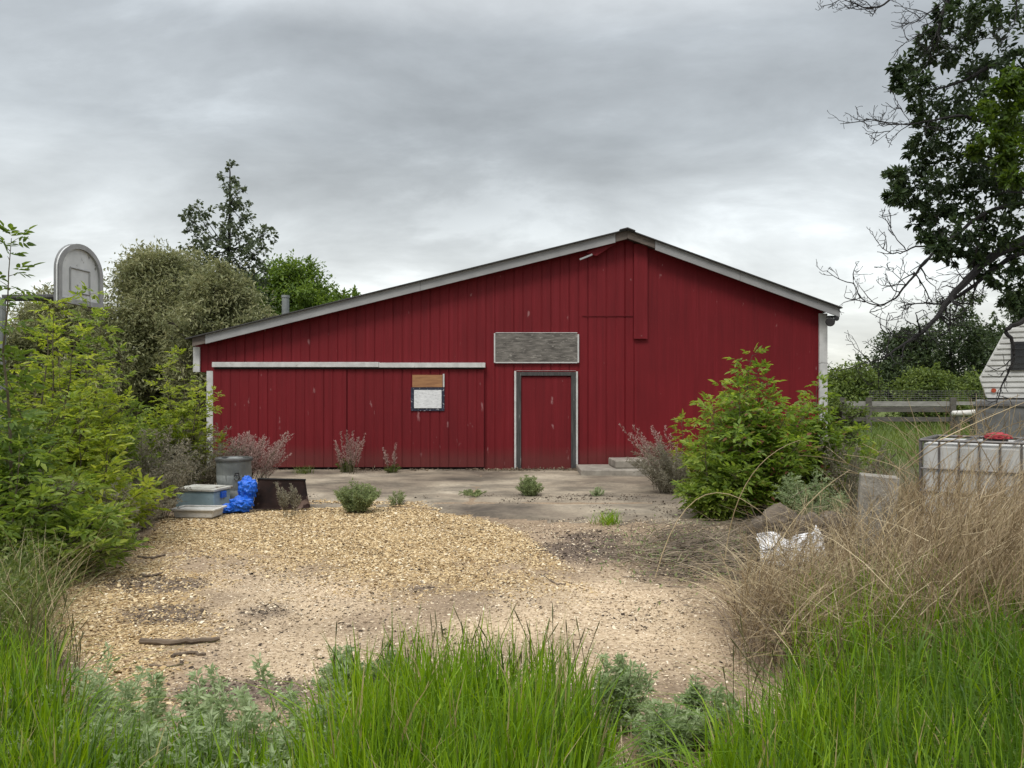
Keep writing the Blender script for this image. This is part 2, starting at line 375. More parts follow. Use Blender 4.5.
def clump_tree(name, label, cat, x, y, trunk_pts, clumps, mat, L, density, seed, group=None, bark='bark', r0=.15, ratio=.55, z0=0, sq=.8, six=False, mat2=None, limb_r=.03):
    r = rng(seed); root = thing(name, label, cat, (x, y, z0), group)
    tr = MB(); lf = MB(); tp = np.array(trunk_pts, float); n = len(tp)
    tr.tube(tp, np.linspace(r0, r0 * .22, n), 8)
    for (c, rad) in clumps:
        c = np.array(c, float)
        # limb from the trunk point lower than the clump
        zs = c[2] - 0.55 * np.linalg.norm(tp[:, :2] - c[:2], axis=1) ; j = int(np.argmin(np.abs(tp[:, 2] - zs)))
        a = tp[j]; mid = (a + c) / 2 + np.array((0, 0, -.08 * np.linalg.norm(c - a))) + r.normal(0, .05 * np.linalg.norm(c - a), 3)
        t = np.linspace(0, 1, 6)[:, None]; pts = a * (1 - t) ** 2 + 2 * mid * t * (1 - t) + c * t ** 2
        tr.tube(pts, np.linspace(limb_r, limb_r * .25, 6), 5)
        cs = clump_leaves(lf, r, c, rad, int(density * rad ** 2), L, ratio, sq, six=six)
        for q in cs[:: max(1, len(cs) // 14)]: tr.tube(np.array([c * .6 + pts[3] * .4, (c + q) / 2 + r.normal(0, .04 * rad, 3), q]), [limb_r * .3, limb_r * .18, limb_r * .06], 3)
    obj('trunk', tr, M[bark], root); obj('crown', lf, M[mat], root); return root

def random_crown(r, x, y, zlo, zhi, rad, n, rc, shape=1.0):
    out = []
    for i in range(n):
        t = r.uniform(0, 1); z = zlo + (zhi - zlo) * t
        env = rad * math.sqrt(max(.05, 1 - abs(2 * (t - .42)) ** 2.2)) * shape * r.uniform(.8, 1.12)
        a = r.uniform(0, 2 * np.pi); q = env * math.sqrt(r.uniform(.15, 1))
        out.append(((x + math.cos(a) * q, y + math.sin(a) * q, z), rc * r.uniform(.4, 1.2)))
        if i % 2 == 0:   # small outlying sprays that break the outline
            e = r.normal(0, 1, 3); e /= np.linalg.norm(e); e[2] = abs(e[2]) * .8; c = np.array(out[-1][0]) + e * rc * 1.1
            out.append((tuple(c), rc * r.uniform(.25, .5)))
    return out

# ================================================================== GROUND
def smooth(a, lo, hi):
    t = np.clip((a - lo) / (hi - lo), 0, 1); return t * t * (3 - 2 * t)
def ell(px, py, cx, cy, rx, ry): return 1 - np.sqrt(((px - cx) / rx) ** 2 + ((py - cy) / ry) ** 2)
def zones(X, Y):
    """material zones of the yard in plan"""
    Ys = np.maximum(Y, .5); px = 512 + X / Ys * F; py = HZ + CH / Ys * F
    w = (fbm(X * 1.1, Y * 1.1, 5, 3) - .5); w2 = (fbm(X * 2.7 + 9, Y * 2.7, 4, 8) - .5); w3 = fbm(X * 6, Y * 6, 3, 21) - .5
    lx = np.interp(py, [472, 500, 520, 560, 600, 640, 700, 770], [215, 190, 140, 85, 55, 45, 40, 0])
    rx = np.interp(py, [472, 500, 540, 580, 620, 680, 770], [660, 690, 735, 750, 790, 800, 900])
    yard = smooth((px - lx) / 40 + w * 2.5, -.2, .6) * smooth((rx - px) / 40 + w * 2.5, -.2, .6) * smooth(17 - Y, 0, .5) * smooth((Y - 3.0) + w * 1.2, -.2, .5)
    gold = np.maximum.reduce([ell(px, py, 400, 548, 205, 46), ell(px, py, 100, 600, 110, 85) * .9, ell(px, py, 330, 522, 130, 22), ell(px, py, 190, 535, 120, 22), ell(px, py, 110, 630, 95, 70)])
    gold = smooth(gold + w * 1.0 + w2 * .9 + w3 * .6 - .02, -.34, .52)
    yb = np.interp(px, [120, 170, 300, 420, 480, 540, 590, 640], [560, 518, 503, 505, 516, 544, 585, 640]); gold = gold * smooth((py - yb) / 9 + w * 2.2 + w2 * 1.2, -.5, .6)
    pale = np.maximum.reduce([ell(px, py, 290, 596, 105, 42), ell(px, py, 300, 655, 120, 36), ell(px, py, 620, 632, 165, 58)])
    pale = smooth(pale + w * 1.0 + w2 * .9 + w3 * .6, -.3, .75)
    dark = np.maximum.reduce([ell(px, py, 150, 583, 70, 12), ell(px, py, 165, 613, 62, 15), ell(px, py, 265, 612, 50, 12) * .7, ell(px, py, 590, 548, 80, 20), ell(px, py, 690, 560, 75, 34),
                              ell(px, py, 560, 700, 90, 24) * .8, ell(px, py, 420, 588, 40, 10) * .6, ell(px, py, 240, 690, 120, 18) * .8])
    dark = smooth(dark + w * .7 + w2 * .5 + w3 * .3, .1, .55)
    return yard, gold, pale, dark

def axis(fine_lo, fine_hi, step, lo, hi, g=1.18):
    a = list(np.arange(fine_lo, fine_hi + 1e-6, step)); s = step; v = fine_hi
    while v < hi: s *= g; v += s; a.append(min(v, hi))
    s = step; v = fine_lo; b = []
    while v > lo: s *= g; v -= s; b.append(max(v, lo))
    return np.array(b[::-1] + a)
def gz(X, Y):
    near = np.exp(-((np.asarray(X) / 14) ** 2) - ((np.asarray(Y) - 8) / 12) ** 2)
    return (fbm(np.asarray(X) * .8, np.asarray(Y) * .8, 4, 5) - .5) * .05 * near + (fbm(np.asarray(X) * 5, np.asarray(Y) * 5, 2, 15) - .5) * .018 * near - .004
xs = axis(-7, 8, .08, -900, 900); ys = axis(2, 17.5, .08, -60, 1500)
X, Y = np.meshgrid(xs, ys); Z = gz(X, Y)
mb = MB(); nx = len(xs); ny = len(ys)
i = (np.arange(ny - 1)[:, None] * nx + np.arange(nx - 1)[None]).reshape(-1, 1)
mb.add(np.stack([X, Y, Z], -1).reshape(-1, 3), i + np.array([[0, 1, nx + 1, nx]]))

def ground_material():
    m, t, b, out = newmat('yard_ground')
    def at(n): return nd(t, 'ShaderNodeAttribute', attribute_name=n)
    co = objco(t)
    nf = noise(t, co, 34, 6, .7); nm = noise(t, co, 5, 6, .6); nv = noise(t, co, 11, 5, .7); nl = noise(t, co, .9, 4); vo = nd(t, 'ShaderNodeTexVoronoi', inp={'Scale': 42.0}); lk(t, co, 0, vo, 0)
    vs = nd(t, 'ShaderNodeSeparateColor'); lk(t, vo, 1, vs, 0)
    soil = ramp(t, [(.3, (.05, .04, .027)), (.55, (.11, .085, .055)), (.75, (.19, .15, .095))]); lk(t, nf, 0, soil, 0)
    field = ramp(t, [(.3, (.05, .075, .018)), (.5, (.09, .12, .03)), (.7, (.16, .17, .06))]); lk(t, nm, 0, field, 0)
    dirt = ramp(t, [(.28, (.12, .088, .06)), (.5, (.27, .20, .135)), (.72, (.42, .33, .235))]); lk(t, nf, 0, dirt, 0)
    goldc = ramp(t, [(.0, (.17, .105, .05)), (.3, (.31, .215, .115)), (.7, (.44, .33, .19)), (1, (.60, .47, .29))]); lk(t, vs, 0, goldc, 0)
    palec = ramp(t, [(.3, (.27, .195, .125)), (.48, (.47, .36, .24)), (.7, (.66, .54, .39))]); lk(t, nf, 0, palec, 0)
    darkc = ramp(t, [(.3, (.045, .034, .03)), (.6, (.115, .088, .075)), (.8, (.21, .165, .135))]); lk(t, nf, 0, darkc, 0)
    far = at('field'); c0 = mixc(t, (far, 2), (soil, 0), (field, 0))
    c1 = mixc(t, (at('yard'), 2), (c0, 2), (dirt, 0)); 
    gm = mth(t, 'MULTIPLY', (at('gold'), 2), (at('yard'), 2)); c2 = mixc(t, (gm, 0), (c1, 2), (goldc, 0))
    pm = mth(t, 'MULTIPLY', (at('pale'), 2), (at('yard'), 2)); c3 = mixc(t, (pm, 0), (c2, 2), (palec, 0))
    dm = mth(t, 'MULTIPLY', (at('dark'), 2), .8); c4 = mixc(t, (dm, 0), (c3, 2), (darkc, 0))
    lum = ramp(t, [(.3, .74), (.7, 1.16)]); lk(t, nl, 0, lum, 0); deb = ramp(t, [(.60, 0), (.66, .75)]); lk(t, nv, 0, deb, 0); dby = mth(t, 'MULTIPLY', (deb, 0), (at('yard'), 2)); c4 = mixc(t, (dby, 0), (c4, 2), (.10, .07, .05)); c5 = mixc(t, 1.0, (c4, 2), (lum, 0), 'MULTIPLY')
    lk(t, c5, 2, b, 'Base Color'); b.inputs['Roughness'].default_value = .95; b.inputs['Specular IOR Level'].default_value = .15
    h = mth(t, 'MULTIPLY', (vo, 0), -.6); h2 = mth(t, 'ADD', (h, 0), (nf, 0)); bump(t, b, (h2, 0), .7, .012)
    return m
ground = kind(obj('ground', mb, ground_material(), smooth=True), 'structure')
yard, gold, pale, dark = zones(X, Y)
fieldm = smooth(Y, 14, 19)
for nme, arr in (('yard', yard), ('gold', gold), ('pale', pale), ('dark', dark * smooth(17 - Y, 0, 1)), ('field', fieldm)):
    a = ground.data.attributes.new(nme, 'FLOAT', 'POINT'); a.data.foreach_set('value', arr.astype(np.float32).ravel())

# concrete slab in front of the barn
def slab_mat():
    m, t, b, out = newmat('slab_concrete'); co = objco(t)
    nl = noise(t, co, .55, 6, .6, .4); nf = noise(t, co, 24, 6, .7); ns = noise(t, objco(t, (.8, 1.25, 1)), 1.1, 7, .65)
    c = ramp(t, [(.3, (.085, .066, .048)), (.43, (.18, .145, .105)), (.55, (.27, .225, .165)), (.7, (.42, .36, .275))]); lk(t, nl, 0, c, 0)
    f = ramp(t, [(.3, .72), (.7, 1.2)]); lk(t, nf, 0, f, 0); x = mixc(t, 1.0, (c, 0), (f, 0), 'MULTIPLY')
    g = ramp(t, [(.38, .55), (.56, 1.08)]); lk(t, ns, 0, g, 0); x2 = mixc(t, 1.0, (x, 2), (g, 0), 'MULTIPLY')
    lk(t, x2, 2, b, 'Base Color'); b.inputs['Roughness'].default_value = .9; bump(t, b, (nf, 0), .35, .006); return m
sm = slab_mat()
r = rng(4); sl = MB()
sxs = np.arange(-5.4, 3.55, .12); sys_ = np.arange(9.0, 15.985, .12)
SX, SY = np.meshgrid(sxs, sys_)
SZ = .018 + (fbm(SX * 1.2, SY * 1.2, 4, 31) - .5) * .02
# ragged front edge that dips under the gravel, joints between pours
front = np.interp(SX, [-5.4, -3.5, -2, -.5, .8, 2, 3.5], [11.6, 11.2, 10.9, 10.2, 9.2, 9.0, 9.6]) + (fbm(SX * 1.5, SX * 0 + 3, 4, 33) - .5) * 1.2
SZ = np.where(SY < front, -.06, SZ)
for jy in (13.1, 11.1): SZ = np.where(abs(SY - jy) < .07, SZ - .018, SZ)
SZ = np.where(abs(SX + .6) < .07, SZ - .016, SZ)
n_x = len(sxs); i = (np.arange(len(sys_) - 1)[:, None] * n_x + np.arange(n_x - 1)[None]).reshape(-1, 1)
sl.add(np.stack([SX, SY, SZ], -1).reshape(-1, 3), i + np.array([[0, 1, n_x + 1, n_x]]))
kind(obj('concrete_slab', sl, sm, smooth=True), 'structure')

# loose gravel chips
def chips(n, seed, mask, size, name, mat, lim=(-6, 4.2, 3.2, 14)):
    r = rng(seed); x = r.uniform(lim[0], lim[1], n * 6); y = lim[2] + (lim[3] - lim[2]) * r.uniform(0, 1, n * 6) ** 1.25
    yd, g, p, d = zones(x, y); k = r.uniform(0, 1, len(x)) < mask(yd, g, p, d, x, y); x = x[k][:n]; y = y[k][:n]; n = len(x)
    s = size * (.45 + r.gamma(2.0, .28, n)) * np.interp(y, [3, 8, 14], [.75, 1, 1.25])
    a = r.uniform(0, 2 * np.pi, n); tilt = r.normal(0, .3, (n, 2))
    base = np.array([[1, 0, 0], [0, 1, 0], [-1, 0, 0], [0, -1, 0], [0, 0, .5], [0, 0, -.5]], float)
    v = base[None] * np.stack([s, s * r.uniform(.4, .8, n), s * r.uniform(.35, .8, n)], 1)[:, None] * r.uniform(.75, 1.25, (n, 6, 1))
    ca, sa = np.cos(a)[:, None], np.sin(a)[:, None]
    vx = v[..., 0] * ca - v[..., 1] * sa; vy = v[..., 0] * sa + v[..., 1] * ca; vz = v[..., 2] + vx * tilt[:, :1] + vy * tilt[:, 1:]
    z = gz(x, y) + np.where((y > np.interp(x, [-5.4, -3.5, -2, -.5, .8, 2, 3.5], [11.6, 11.2, 10.9, 10.2, 9.2, 9.0, 9.6])), .02, 0) + s * .2
    v = np.stack([vx + x[:, None], vy + y[:, None], vz + z[:, None]], -1)
    t = np.array([[0, 1, 4], [1, 2, 4], [2, 3, 4], [3, 0, 4], [1, 0, 5], [2, 1, 5], [3, 2, 5], [0, 3, 5]])
    m = MB(); m.add(v.reshape(-1, 3), (np.arange(n)[:, None, None] * 6 + t[None]).reshape(-1, 3)); return obj(name, m, mat)
def chip_mat(name, stops):
    m, t, b, o = newmat(name); g = nd(t, 'ShaderNodeNewGeometry'); c = ramp(t, stops); lk(t, g, 'Random Per Island', c, 0)
    lk(t, c, 0, b, 'Base Color'); b.inputs['Roughness'].default_value = .9; b.inputs['Specular IOR Level'].default_value = .2; return m
kind(chips(115000, 41, lambda yd, g, p, d, x, y: yd * g * (1 - .7 * d) * (1 - .5 * p), .0105, 'gravel', chip_mat('gravel_chip', [(0, (.09, .055, .03)), (.2, (.29, .195, .095)), (.6, (.48, .35, .185)), (.9, (.64, .515, .315)), (1, (.72, .64, .49))])), 'stuff',
     'loose golden tan gravel spread over the yard', 'gravel')
kind(chips(26000, 42, lambda yd, g, p, d, x, y: yd * (.35 + .65 * p) * (1 - .8 * g), .009, 'pebble', chip_mat('pale_pebble', [(0, (.12, .085, .055)), (.4, (.42, .32, .205)), (.8, (.62, .51, .36)), (1, (.72, .64, .51))]), lim=(-6, 4.2, 3.2, 9.5)), 'stuff',
     'pale pebbles scattered over the sandy patches', 'pebbles')
kind(chips(22000, 43, lambda yd, g, p, d, x, y: np.clip(yd * .22 * (x * 0 + fbm(x * 2.2, y * 2.2, 3, 91) > .5) + d * .8, 0, 1), .011, 'bark_litter', chip_mat('litter', [(0, (.025, .02, .015)), (.6, (.085, .062, .045)), (1, (.2, .16, .12))]), lim=(-6, 4.6, 3, 12)), 'stuff',
     'dark bark and leaf litter on bare ground', 'litter')

# ================================================================== BARN
BY = 16.0
def bxx(px): return gx(px, BY)
def bz(py): return CH + (HZ - py) / F * BY
def red_paint(name, k=1.0, spots=True):
    m, t, b, out = newmat(name); co = objco(t)
    st = noise(t, objco(t, (5.0, 5.0, .22)), 2.2, 6, .68); nl = noise(t, co, .5, 4); nf = noise(t, co, 30, 5, .6)
    c = ramp(t, [(.3, (.118 * k, .0045 * k, .0085 * k)), (.55, (.150 * k, .0062 * k, .0108 * k)), (.78, (.18 * k, .012 * k, .02 * k))]); lk(t, st, 0, c, 0)
    l = ramp(t, [(.3, .85), (.7, 1.1)]); lk(t, nl, 0, l, 0); x = mixc(t, 1.0, (c, 0), (l, 0), 'MULTIPLY'); src = (x, 2)
    # chalky worn flecks where the paint came off
    n3 = noise(t, objco(t, (1.5, 1.5, .7)), 5.5, 3, .5); r3 = ramp(t, [(.69, 0), (.76, .42)]); lk(t, n3, 0, r3, 0)
    x2 = mixc(t, (r3, 0), src, (.42, .25, .25)); src = (x2, 2)
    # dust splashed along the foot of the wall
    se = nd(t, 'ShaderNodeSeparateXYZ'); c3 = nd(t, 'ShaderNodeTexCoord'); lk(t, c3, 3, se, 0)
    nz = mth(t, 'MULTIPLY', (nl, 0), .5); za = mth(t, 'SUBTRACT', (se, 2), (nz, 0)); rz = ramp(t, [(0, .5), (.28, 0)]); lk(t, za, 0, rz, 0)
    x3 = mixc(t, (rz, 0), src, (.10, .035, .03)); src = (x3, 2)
    t.links.new(src[0].outputs[src[1]], b.inputs['Base Color']); b.inputs['Roughness'].default_value = .62; b.inputs['Specular IOR Level'].default_value = .25
    bump(t, b, (nf, 0), .12, .003); return m
M['red'] = red_paint('barn_red'); M['red_door'] = red_paint('barn_red_door', .92)
M['white'] = mat_plain('white_trim', (.56, .56, .55), (.38, .38, .37), .6, nscale=5, spots=(.28, .25, .22), spot_lo=.66)
M['fascia'] = mat_plain('grey_fascia', (.31, .31, .31), (.225, .225, .23), .6, nscale=3, stretch=(.6, 1, 1), spots=(.24, .22, .2), spot_lo=.68)
M['fascia_bare'] = mat_plain('bare_fascia', (.17, .14, .12), (.075, .062, .055), .85, nscale=9, stretch=(.3, 1, 2))
M['roof'] = mat_plain('roof_shingle', (.07, .068, .066), (.035, .034, .034), .9, nscale=20, bmp=.5, bdist=.01)
M['darkwood'] = mat_plain('dark_weathered_wood', (.075, .072, .07), (.028, .028, .028), .85, nscale=8, stretch=(4, 4, .4), spots=(.2, .19, .18), spot_lo=.64)
M['greywood'] = mat_plain('grey_board', (.20, .185, .165), (.055, .05, .045), .9, nscale=5, stretch=(1, 1, 5), bmp=.6, bdist=.008, spots=(.30, .28, .25), spot_lo=.6)
M['ply'] = mat_plain('bare_plywood', (.36, .19, .085), (.22, .105, .05), .8, nscale=7, stretch=(.5, 1, 4), spots=(.12, .06, .04), spot_lo=.64)
M['board_white'] = mat_plain('white_board', (.72, .73, .74), (.5, .51, .52), .6, nscale=9, stretch=(1, 1, 3), spots=(.30, .30, .31), spot_lo=.6, spot_scale=16)
M['tape'] = mat_plain('blue_black_tape', (.02, .025, .055), (.01, .012, .02), .5, nscale=30, spots=(.5, .5, .52), spot_lo=.6, spot_scale=26)
M['black'] = mat_plain('black_gap', (.012, .012, .012), (.006, .006, .006), .9, bmp=0)
M['galv'] = mat_plain('galvanised', (.235, .25, .245), (.13, .14, .14), .65, .15, nscale=5, spots=(.12, .10, .085), spot_lo=.66)
M['lampblack'] = mat_plain('lamp_black', (.03, .03, .032), (.015, .015, .016), .4, bmp=0)
M['lens'] = mat_plain('lamp_lens', (.06, .06, .065), (.04, .04, .045), .2, bmp=0)

barn = thing('red_barn', 'long low red barn with an off-centre gable behind the gravel yard', 'barn', (bxx(520), BY, 0))
FY = 15.72   # fascia plane
RL = ((192 - 512) / F * FY, CH + (HZ - 338) / F * FY); RR = ((627 - 512) / F * FY, CH + (HZ - 230.5) / F * FY); RE = ((840 - 512) / F * FY, CH + (HZ - 308) / F * FY)
def roofz(x): return np.interp(x, [RL[0], RR[0], RE[0]], [RL[1], RR[1], RE[1]])
def ribwall(m, x0, x1, zb, zt, y, pitch, dep, extra=()):
    pts = []; x = x0; d0_ = dep
    while x < x1 - 1e-6:
        dep = d0_ * .55 * (.35 + .9 * ((math.sin(x * 91.7) * 4375.5) % 1))
        pts += [(x, 0), (x + pitch - .034, 0), (x + pitch - .028, dep), (x + pitch - .010, dep), (x + pitch - .004, 0)]; x += pitch
    pts = [(min(a, x1), b) for a, b in pts if a <= x1 + 1e-6] + [(x1, 0)] + [(e, 0) for e in extra]; pts.sort()
    q = []
    for p in pts:
        if not q or p[0] - q[-1][0] > 1e-4: q.append(p)
    lo = [(a, y + b, zb(a) if callable(zb) else zb) for a, b in q]; hi = [(a, y + b, zt(a) if callable(zt) else zt) for a, b in q]; n = len(q)
    m.add(lo + hi, [[i, i + 1, n + i + 1, n + i] for i in range(n - 1)])
XL, XLL, XR = bxx(209), bxx(195), bxx(823)
ztop = lambda x: float(roofz(x)) - .05
w = MB()
ribwall(w, XL, bxx(640), .0, ztop, BY, .195, .024, (RR[0],))
ribwall(w, bxx(640) + .001, XR, .0, ztop, BY, .405, .004)
ribwall(w, XLL, XL - .001, bz(372), ztop, BY, .15, .022)
# the other walls and the boxed eave, so the barn is a closed volume
BK = 29.0
w.add([(XR, BY, 0), (XR, BK, 0), (XR, BK, ztop(XR)), (XR, BY, ztop(XR))], [[0, 1, 2, 3]])
w.add([(XL, BY, 0), (XL, BK, 0), (XL, BK, ztop(XL)), (XL, BY, ztop(XL))], [[3, 2, 1, 0]])
w.add([(XLL, BY, bz(372)), (XLL, BK, bz(372)), (XLL, BK, ztop(XLL)), (XLL, BY, ztop(XLL)), (XL, BY, bz(372)), (XL, BK, bz(372))], [[3, 2, 1, 0], [0, 1, 5, 4]])
w.add([(XLL, BK, 0), (XR, BK, 0), (XR, BK, ztop(XR)), (RR[0], BK, ztop(RR[0])), (XLL, BK, ztop(XLL))], [[0, 1, 2, 3, 4]])
obj('wall', w, M['red'], barn)
rf = MB()
rf.prism([(RL[0] - .12, RL[1] - .03), (RR[0], RR[1]), (RR[0], RR[1] + .022), (RL[0] - .12, RL[1] - .008)], FY - .06, BK + .3)
rf.prism([(RR[0] + .001, RR[1]), (RE[0] + .03, RE[1] - .012), (RE[0] + .03, RE[1] + .010), (RR[0] + .001, RR[1] + .022)], FY - .06, BK + .3)
for k in range(0):   # shingle courses seen only as a ragged edge
    t = k / 40; x = RL[0] + (RR[0] - RL[0]) * t; rf.box((x, FY - .05, roofz(x) + .056), (.2, .05, .012), Matrix.Rotation(-math.atan(.248), 4, 'Y'))
roof = obj('roof', rf, M['roof'], barn)
cap = MB(); cap.prism([(RR[0] - .16, RR[1] - .012), (RR[0], RR[1] + .026), (RR[0] + .16, RR[1] - .032), (RR[0] + .16, RR[1] - .012), (RR[0], RR[1] + .05), (RR[0] - .16, RR[1] + .008)], FY - .09, BK + .2)
obj('ridge_cap', cap, M['roof'], roof)
def fas(x0, x1, mat, dz=.2, dy=0, dep=.035, lift=-.002):
    z0, z1 = float(roofz(x0)) + lift, float(roofz(x1)) + lift
    m = MB(); m.prism([(x0, z0 - dz), (x1, z1 - dz), (x1, z1), (x0, z0)], FY + dy, FY + dy + dep); return obj('fascia_board', m, M[mat], roof)
fx = lambda px: (px - 512) / F * FY
def dipped(x): return x
fas(fx(192), fx(205), 'fascia_bare', .17, .01)
fas(fx(205.3), fx(420), 'fascia', .185); fas(fx(420.3), fx(615.5), 'fascia', .185, .004)
fas(fx(616), fx(627), 'fascia_bare', .17, .012); fas(fx(627.3), fx(655), 'fascia_bare', .15, .008)
fas(fx(655.3), fx(740), 'fascia', .185); fas(fx(740.3), fx(840), 'fascia', .185, .004)
# soffit under the overhang
so = MB()
for a, c in ((RL, RR), (RR, RE)):
    so.add([(a[0], FY + .04, a[1] - .12), (c[0], FY + .04, c[1] - .12), (c[0], BY, c[1] - .12), (a[0], BY, a[1] - .12)], [[0, 1, 2, 3]])
obj('soffit', so, M['darkwood'], roof)
# eave end trims and corner posts
t = MB(); t.bx(bxx(194), bxx(200.5), BY - .045, BY - .005, bz(372), ztop(bxx(197)) - .12); obj('corner_trim', t, M['white'], barn)
t = MB(); t.bx(bxx(207.5), bxx(214.5), BY - .05, BY - .02, 0, bz(371)); obj('corner_trim', t, M['white'], barn)
t = MB(); t.bx(bxx(818.5), bxx(826.5), BY - .05, BY + .1, 0, ztop(bxx(826)) - .1); obj('corner_trim', t, M['white'], barn)
# sliding doors on their rail
def sdoor(x0, x1, y):
    m = MB(); ribwall(m, x0, x1, .07, bz(369), y - .05, .195, .022)
    m.bx(x0, x1, y - .027, y, .07, bz(369)); return obj('sliding_door', m, M['red_door'], barn)
sdoor(bxx(214.8), bxx(347.5), BY - .05); sdoor(bxx(348.3), bxx(484), BY - .035)
g = MB(); g.bx(bxx(214.8), bxx(484), BY - .03, BY - .017, .0, .08); obj('door_sill_gap', g, M['black'], barn)
rl = MB(); rl.bx(bxx(215), bxx(380), BY - .17, BY - .02, bz(367.4), bz(362.4)); rl.bx(bxx(380.2), bxx(485.5), BY - .165, BY - .02, bz(367.8), bz(363)); obj('door_rail', rl, M['white'], barn, bevel=.006)
g = MB(); g.bx(bxx(216), bxx(484), BY - .13, BY - .02, bz(369.2), bz(367.9)); obj('rail_channel', g, M['black'], barn)
# boarded window
wn = MB(); wn.bx(bxx(411.6), bxx(444.8), BY - .108, BY - .085, bz(410.8), bz(387.4)); win = obj('boarded_window', wn, M['tape'], barn)
q = MB(); q.bx(bxx(414.8), bxx(442), BY - .122, BY - .104, bz(408.0), bz(390)); obj('white_board', q, M['board_white'], win)
q = MB(); q.bx(bxx(413), bxx(443), BY - .112, BY - .085, bz(387.2), bz(375)); obj('plywood_panel', q, M['ply'], win)
q = MB(); q.bx(bxx(443.4), bxx(444.9), BY - .125, BY - .085, bz(387.2), bz(374)); obj('trim_strip', q, M['white'], win)
# weathered sign board above the door
sb = MB(); sb.bx(bxx(495.6), bxx(577), BY - .05, BY - .018, bz(361.8), bz(333)); sg = obj('blank_board', sb, M['greywood'], barn)
for (a, b_, c, d_) in ((494, 495.4, 362.8, 333.4), (577.2, 578.8, 362.8, 334.4), (495.5, 577.1, 363.2, 362.0), (495.5, 577.1, 333.2, 332.6)):
    q = MB(); q.bx(bxx(a), bxx(b_), BY - .06, BY - .017, bz(c), bz(d_)); obj('frame_strip', q, M['white'], sg)
# entrance door
dr = MB(); ribwall(dr, bxx(521.2), bxx(570.8), .03, bz(377), BY - .034, .33, .01); dr.bx(bxx(521.2), bxx(570.8), BY - .023, BY - .02, .03, bz(377)); door = obj('door', dr, M['red_door'], barn)
for (a, b_, c, d_) in ((516.4, 521, 470, 372), (571, 575.6, 470, 372), (521.1, 570.9, 376.6, 372)):
    q = MB(); q.bx(bxx(a), bxx(b_), BY - .075, BY - .018, bz(c) + .02, bz(d_)); obj('door_frame', q, M['darkwood'], door)
for (a, b_, c, d_) in ((514.3, 516.2, 470, 371), (575.8, 577.6, 465, 371.5), (516.3, 575.7, 371.8, 370.6)):
    q = MB(); q.bx(bxx(a), bxx(b_), BY - .065, BY - .018, bz(c) + .02, bz(d_)); obj('door_trim', q, M['white'], door)
# boxed batten hanging from the ridge, loose eave board, small seams
q = MB(); q.bx(bxx(633.5), bxx(647), BY - .07, BY - .012, bz(339), ztop(bxx(634)) - .12); obj('batten', q, M['red'], barn)
q = MB(); q.bx(bxx(582), bxx(633), BY - .02, BY - .008, bz(316.2), bz(315.8)); obj('seam_strip', q, M['red_door'], barn)
q = MB(); q.prism([(fx(587), CH + (HZ - 252) / F * FY), (fx(597), CH + (HZ - 255) / F * FY), (fx(622), CH + (HZ - 239) / F * FY), (fx(600), CH + (HZ - 244) / F * FY)], FY + .10, FY + .13); obj('loose_board', q, M['red'], barn)
q = MB(); q.box(P3(586, 257, FY - .02), (.28, .04, .035), Matrix.Rotation(R(-22), 4, 'Y')); obj('hanging_slat', q, M['fascia'], barn)
# stove pipe through the roof
cx = gx(285.5, 18.6); cz = float(roofz(cx))
q = MB(); q.lathe((cx, 18.6, 0), [(.001, cz + .99), (.1, cz + .99), (.1, cz + .93), (.088, cz + .92), (.088, cz + .5), (.093, cz + .49), (.088, cz + .48), (.088, cz - .2)], 16); pipe = obj('stove_pipe', q, M['galv'], roof, smooth=False)
# twin flood lamp under the right eave
q = MB(); lx, lz = fx(833.5), CH + (HZ - 318) / F * FY
q.bx(lx - .06, lx + .12, FY + .1, FY + .2, lz + .02, lz + .06); q.tube([(lx, FY + .12, lz + .03), (lx - .02, FY + .05, lz - .03)], .018, 8); q.tube([(lx + .1, FY + .12, lz + .03), (lx + .1, FY + .06, lz)], .018, 8)
fl = obj('flood_lamp', q, M['lampblack'], barn)
for (hx, hzv, s) in ((lx - .02, lz - .05, 1), (lx + .1, lz + .01, .55)):
    q = MB(); v0 = np.array((hx, FY + .05, hzv)); d = np.array((-.1, -.16, -.05)) * s * .8
    q.tube([v0 - d * .2, v0, v0 + d * .5, v0 + d], np.array([.03, .06, .085, .095]) * s, 12); obj('lamp_head', q, M['lampblack'], fl)
    q = MB(); q.tube([v0 + d, v0 + d * 1.04], [.085 * s, .08 * s], 12); obj('lamp_lens', q, M['lens'], fl)

# concrete steps against the wall, right of the door
M['conc'] = mat_plain('old_concrete', (.33, .30, .255), (.17, .15, .125), .92, nscale=5, bmp=.5, bdist=.008, spots=(.10, .09, .075), spot_lo=.64)
M['conc_pale'] = mat_plain('pale_concrete', (.30, .28, .245), (.17, .155, .13), .95, nscale=7, bmp=.9, bdist=.015, spots=(.11, .10, .085), spot_lo=.58, spot_scale=6)
q = MB(); q.bx(gx(579, 15.2), gx(668, 15.2), 14.75, 15.94, -.02, .125); o = obj('concrete_step', q, M['conc'], origin=(gx(620, 15.2), 15.3, 0), bevel=.018)
tag(o, 'wide lower concrete slab on the ground right of the red door', 'step', 'concrete steps by the barn')
q = MB(); q.box((gx(642, 15.2), 15.45, .205), (1.15, .8, .15), Matrix.Rotation(R(3), 4, 'Z')); o = obj('concrete_step', q, M['conc'], origin=(gx(640, 15.2), 15.45, .13), bevel=.018)
tag(o, 'smaller concrete slab stacked on top of the wide slab by the door', 'step', 'concrete steps by the barn')

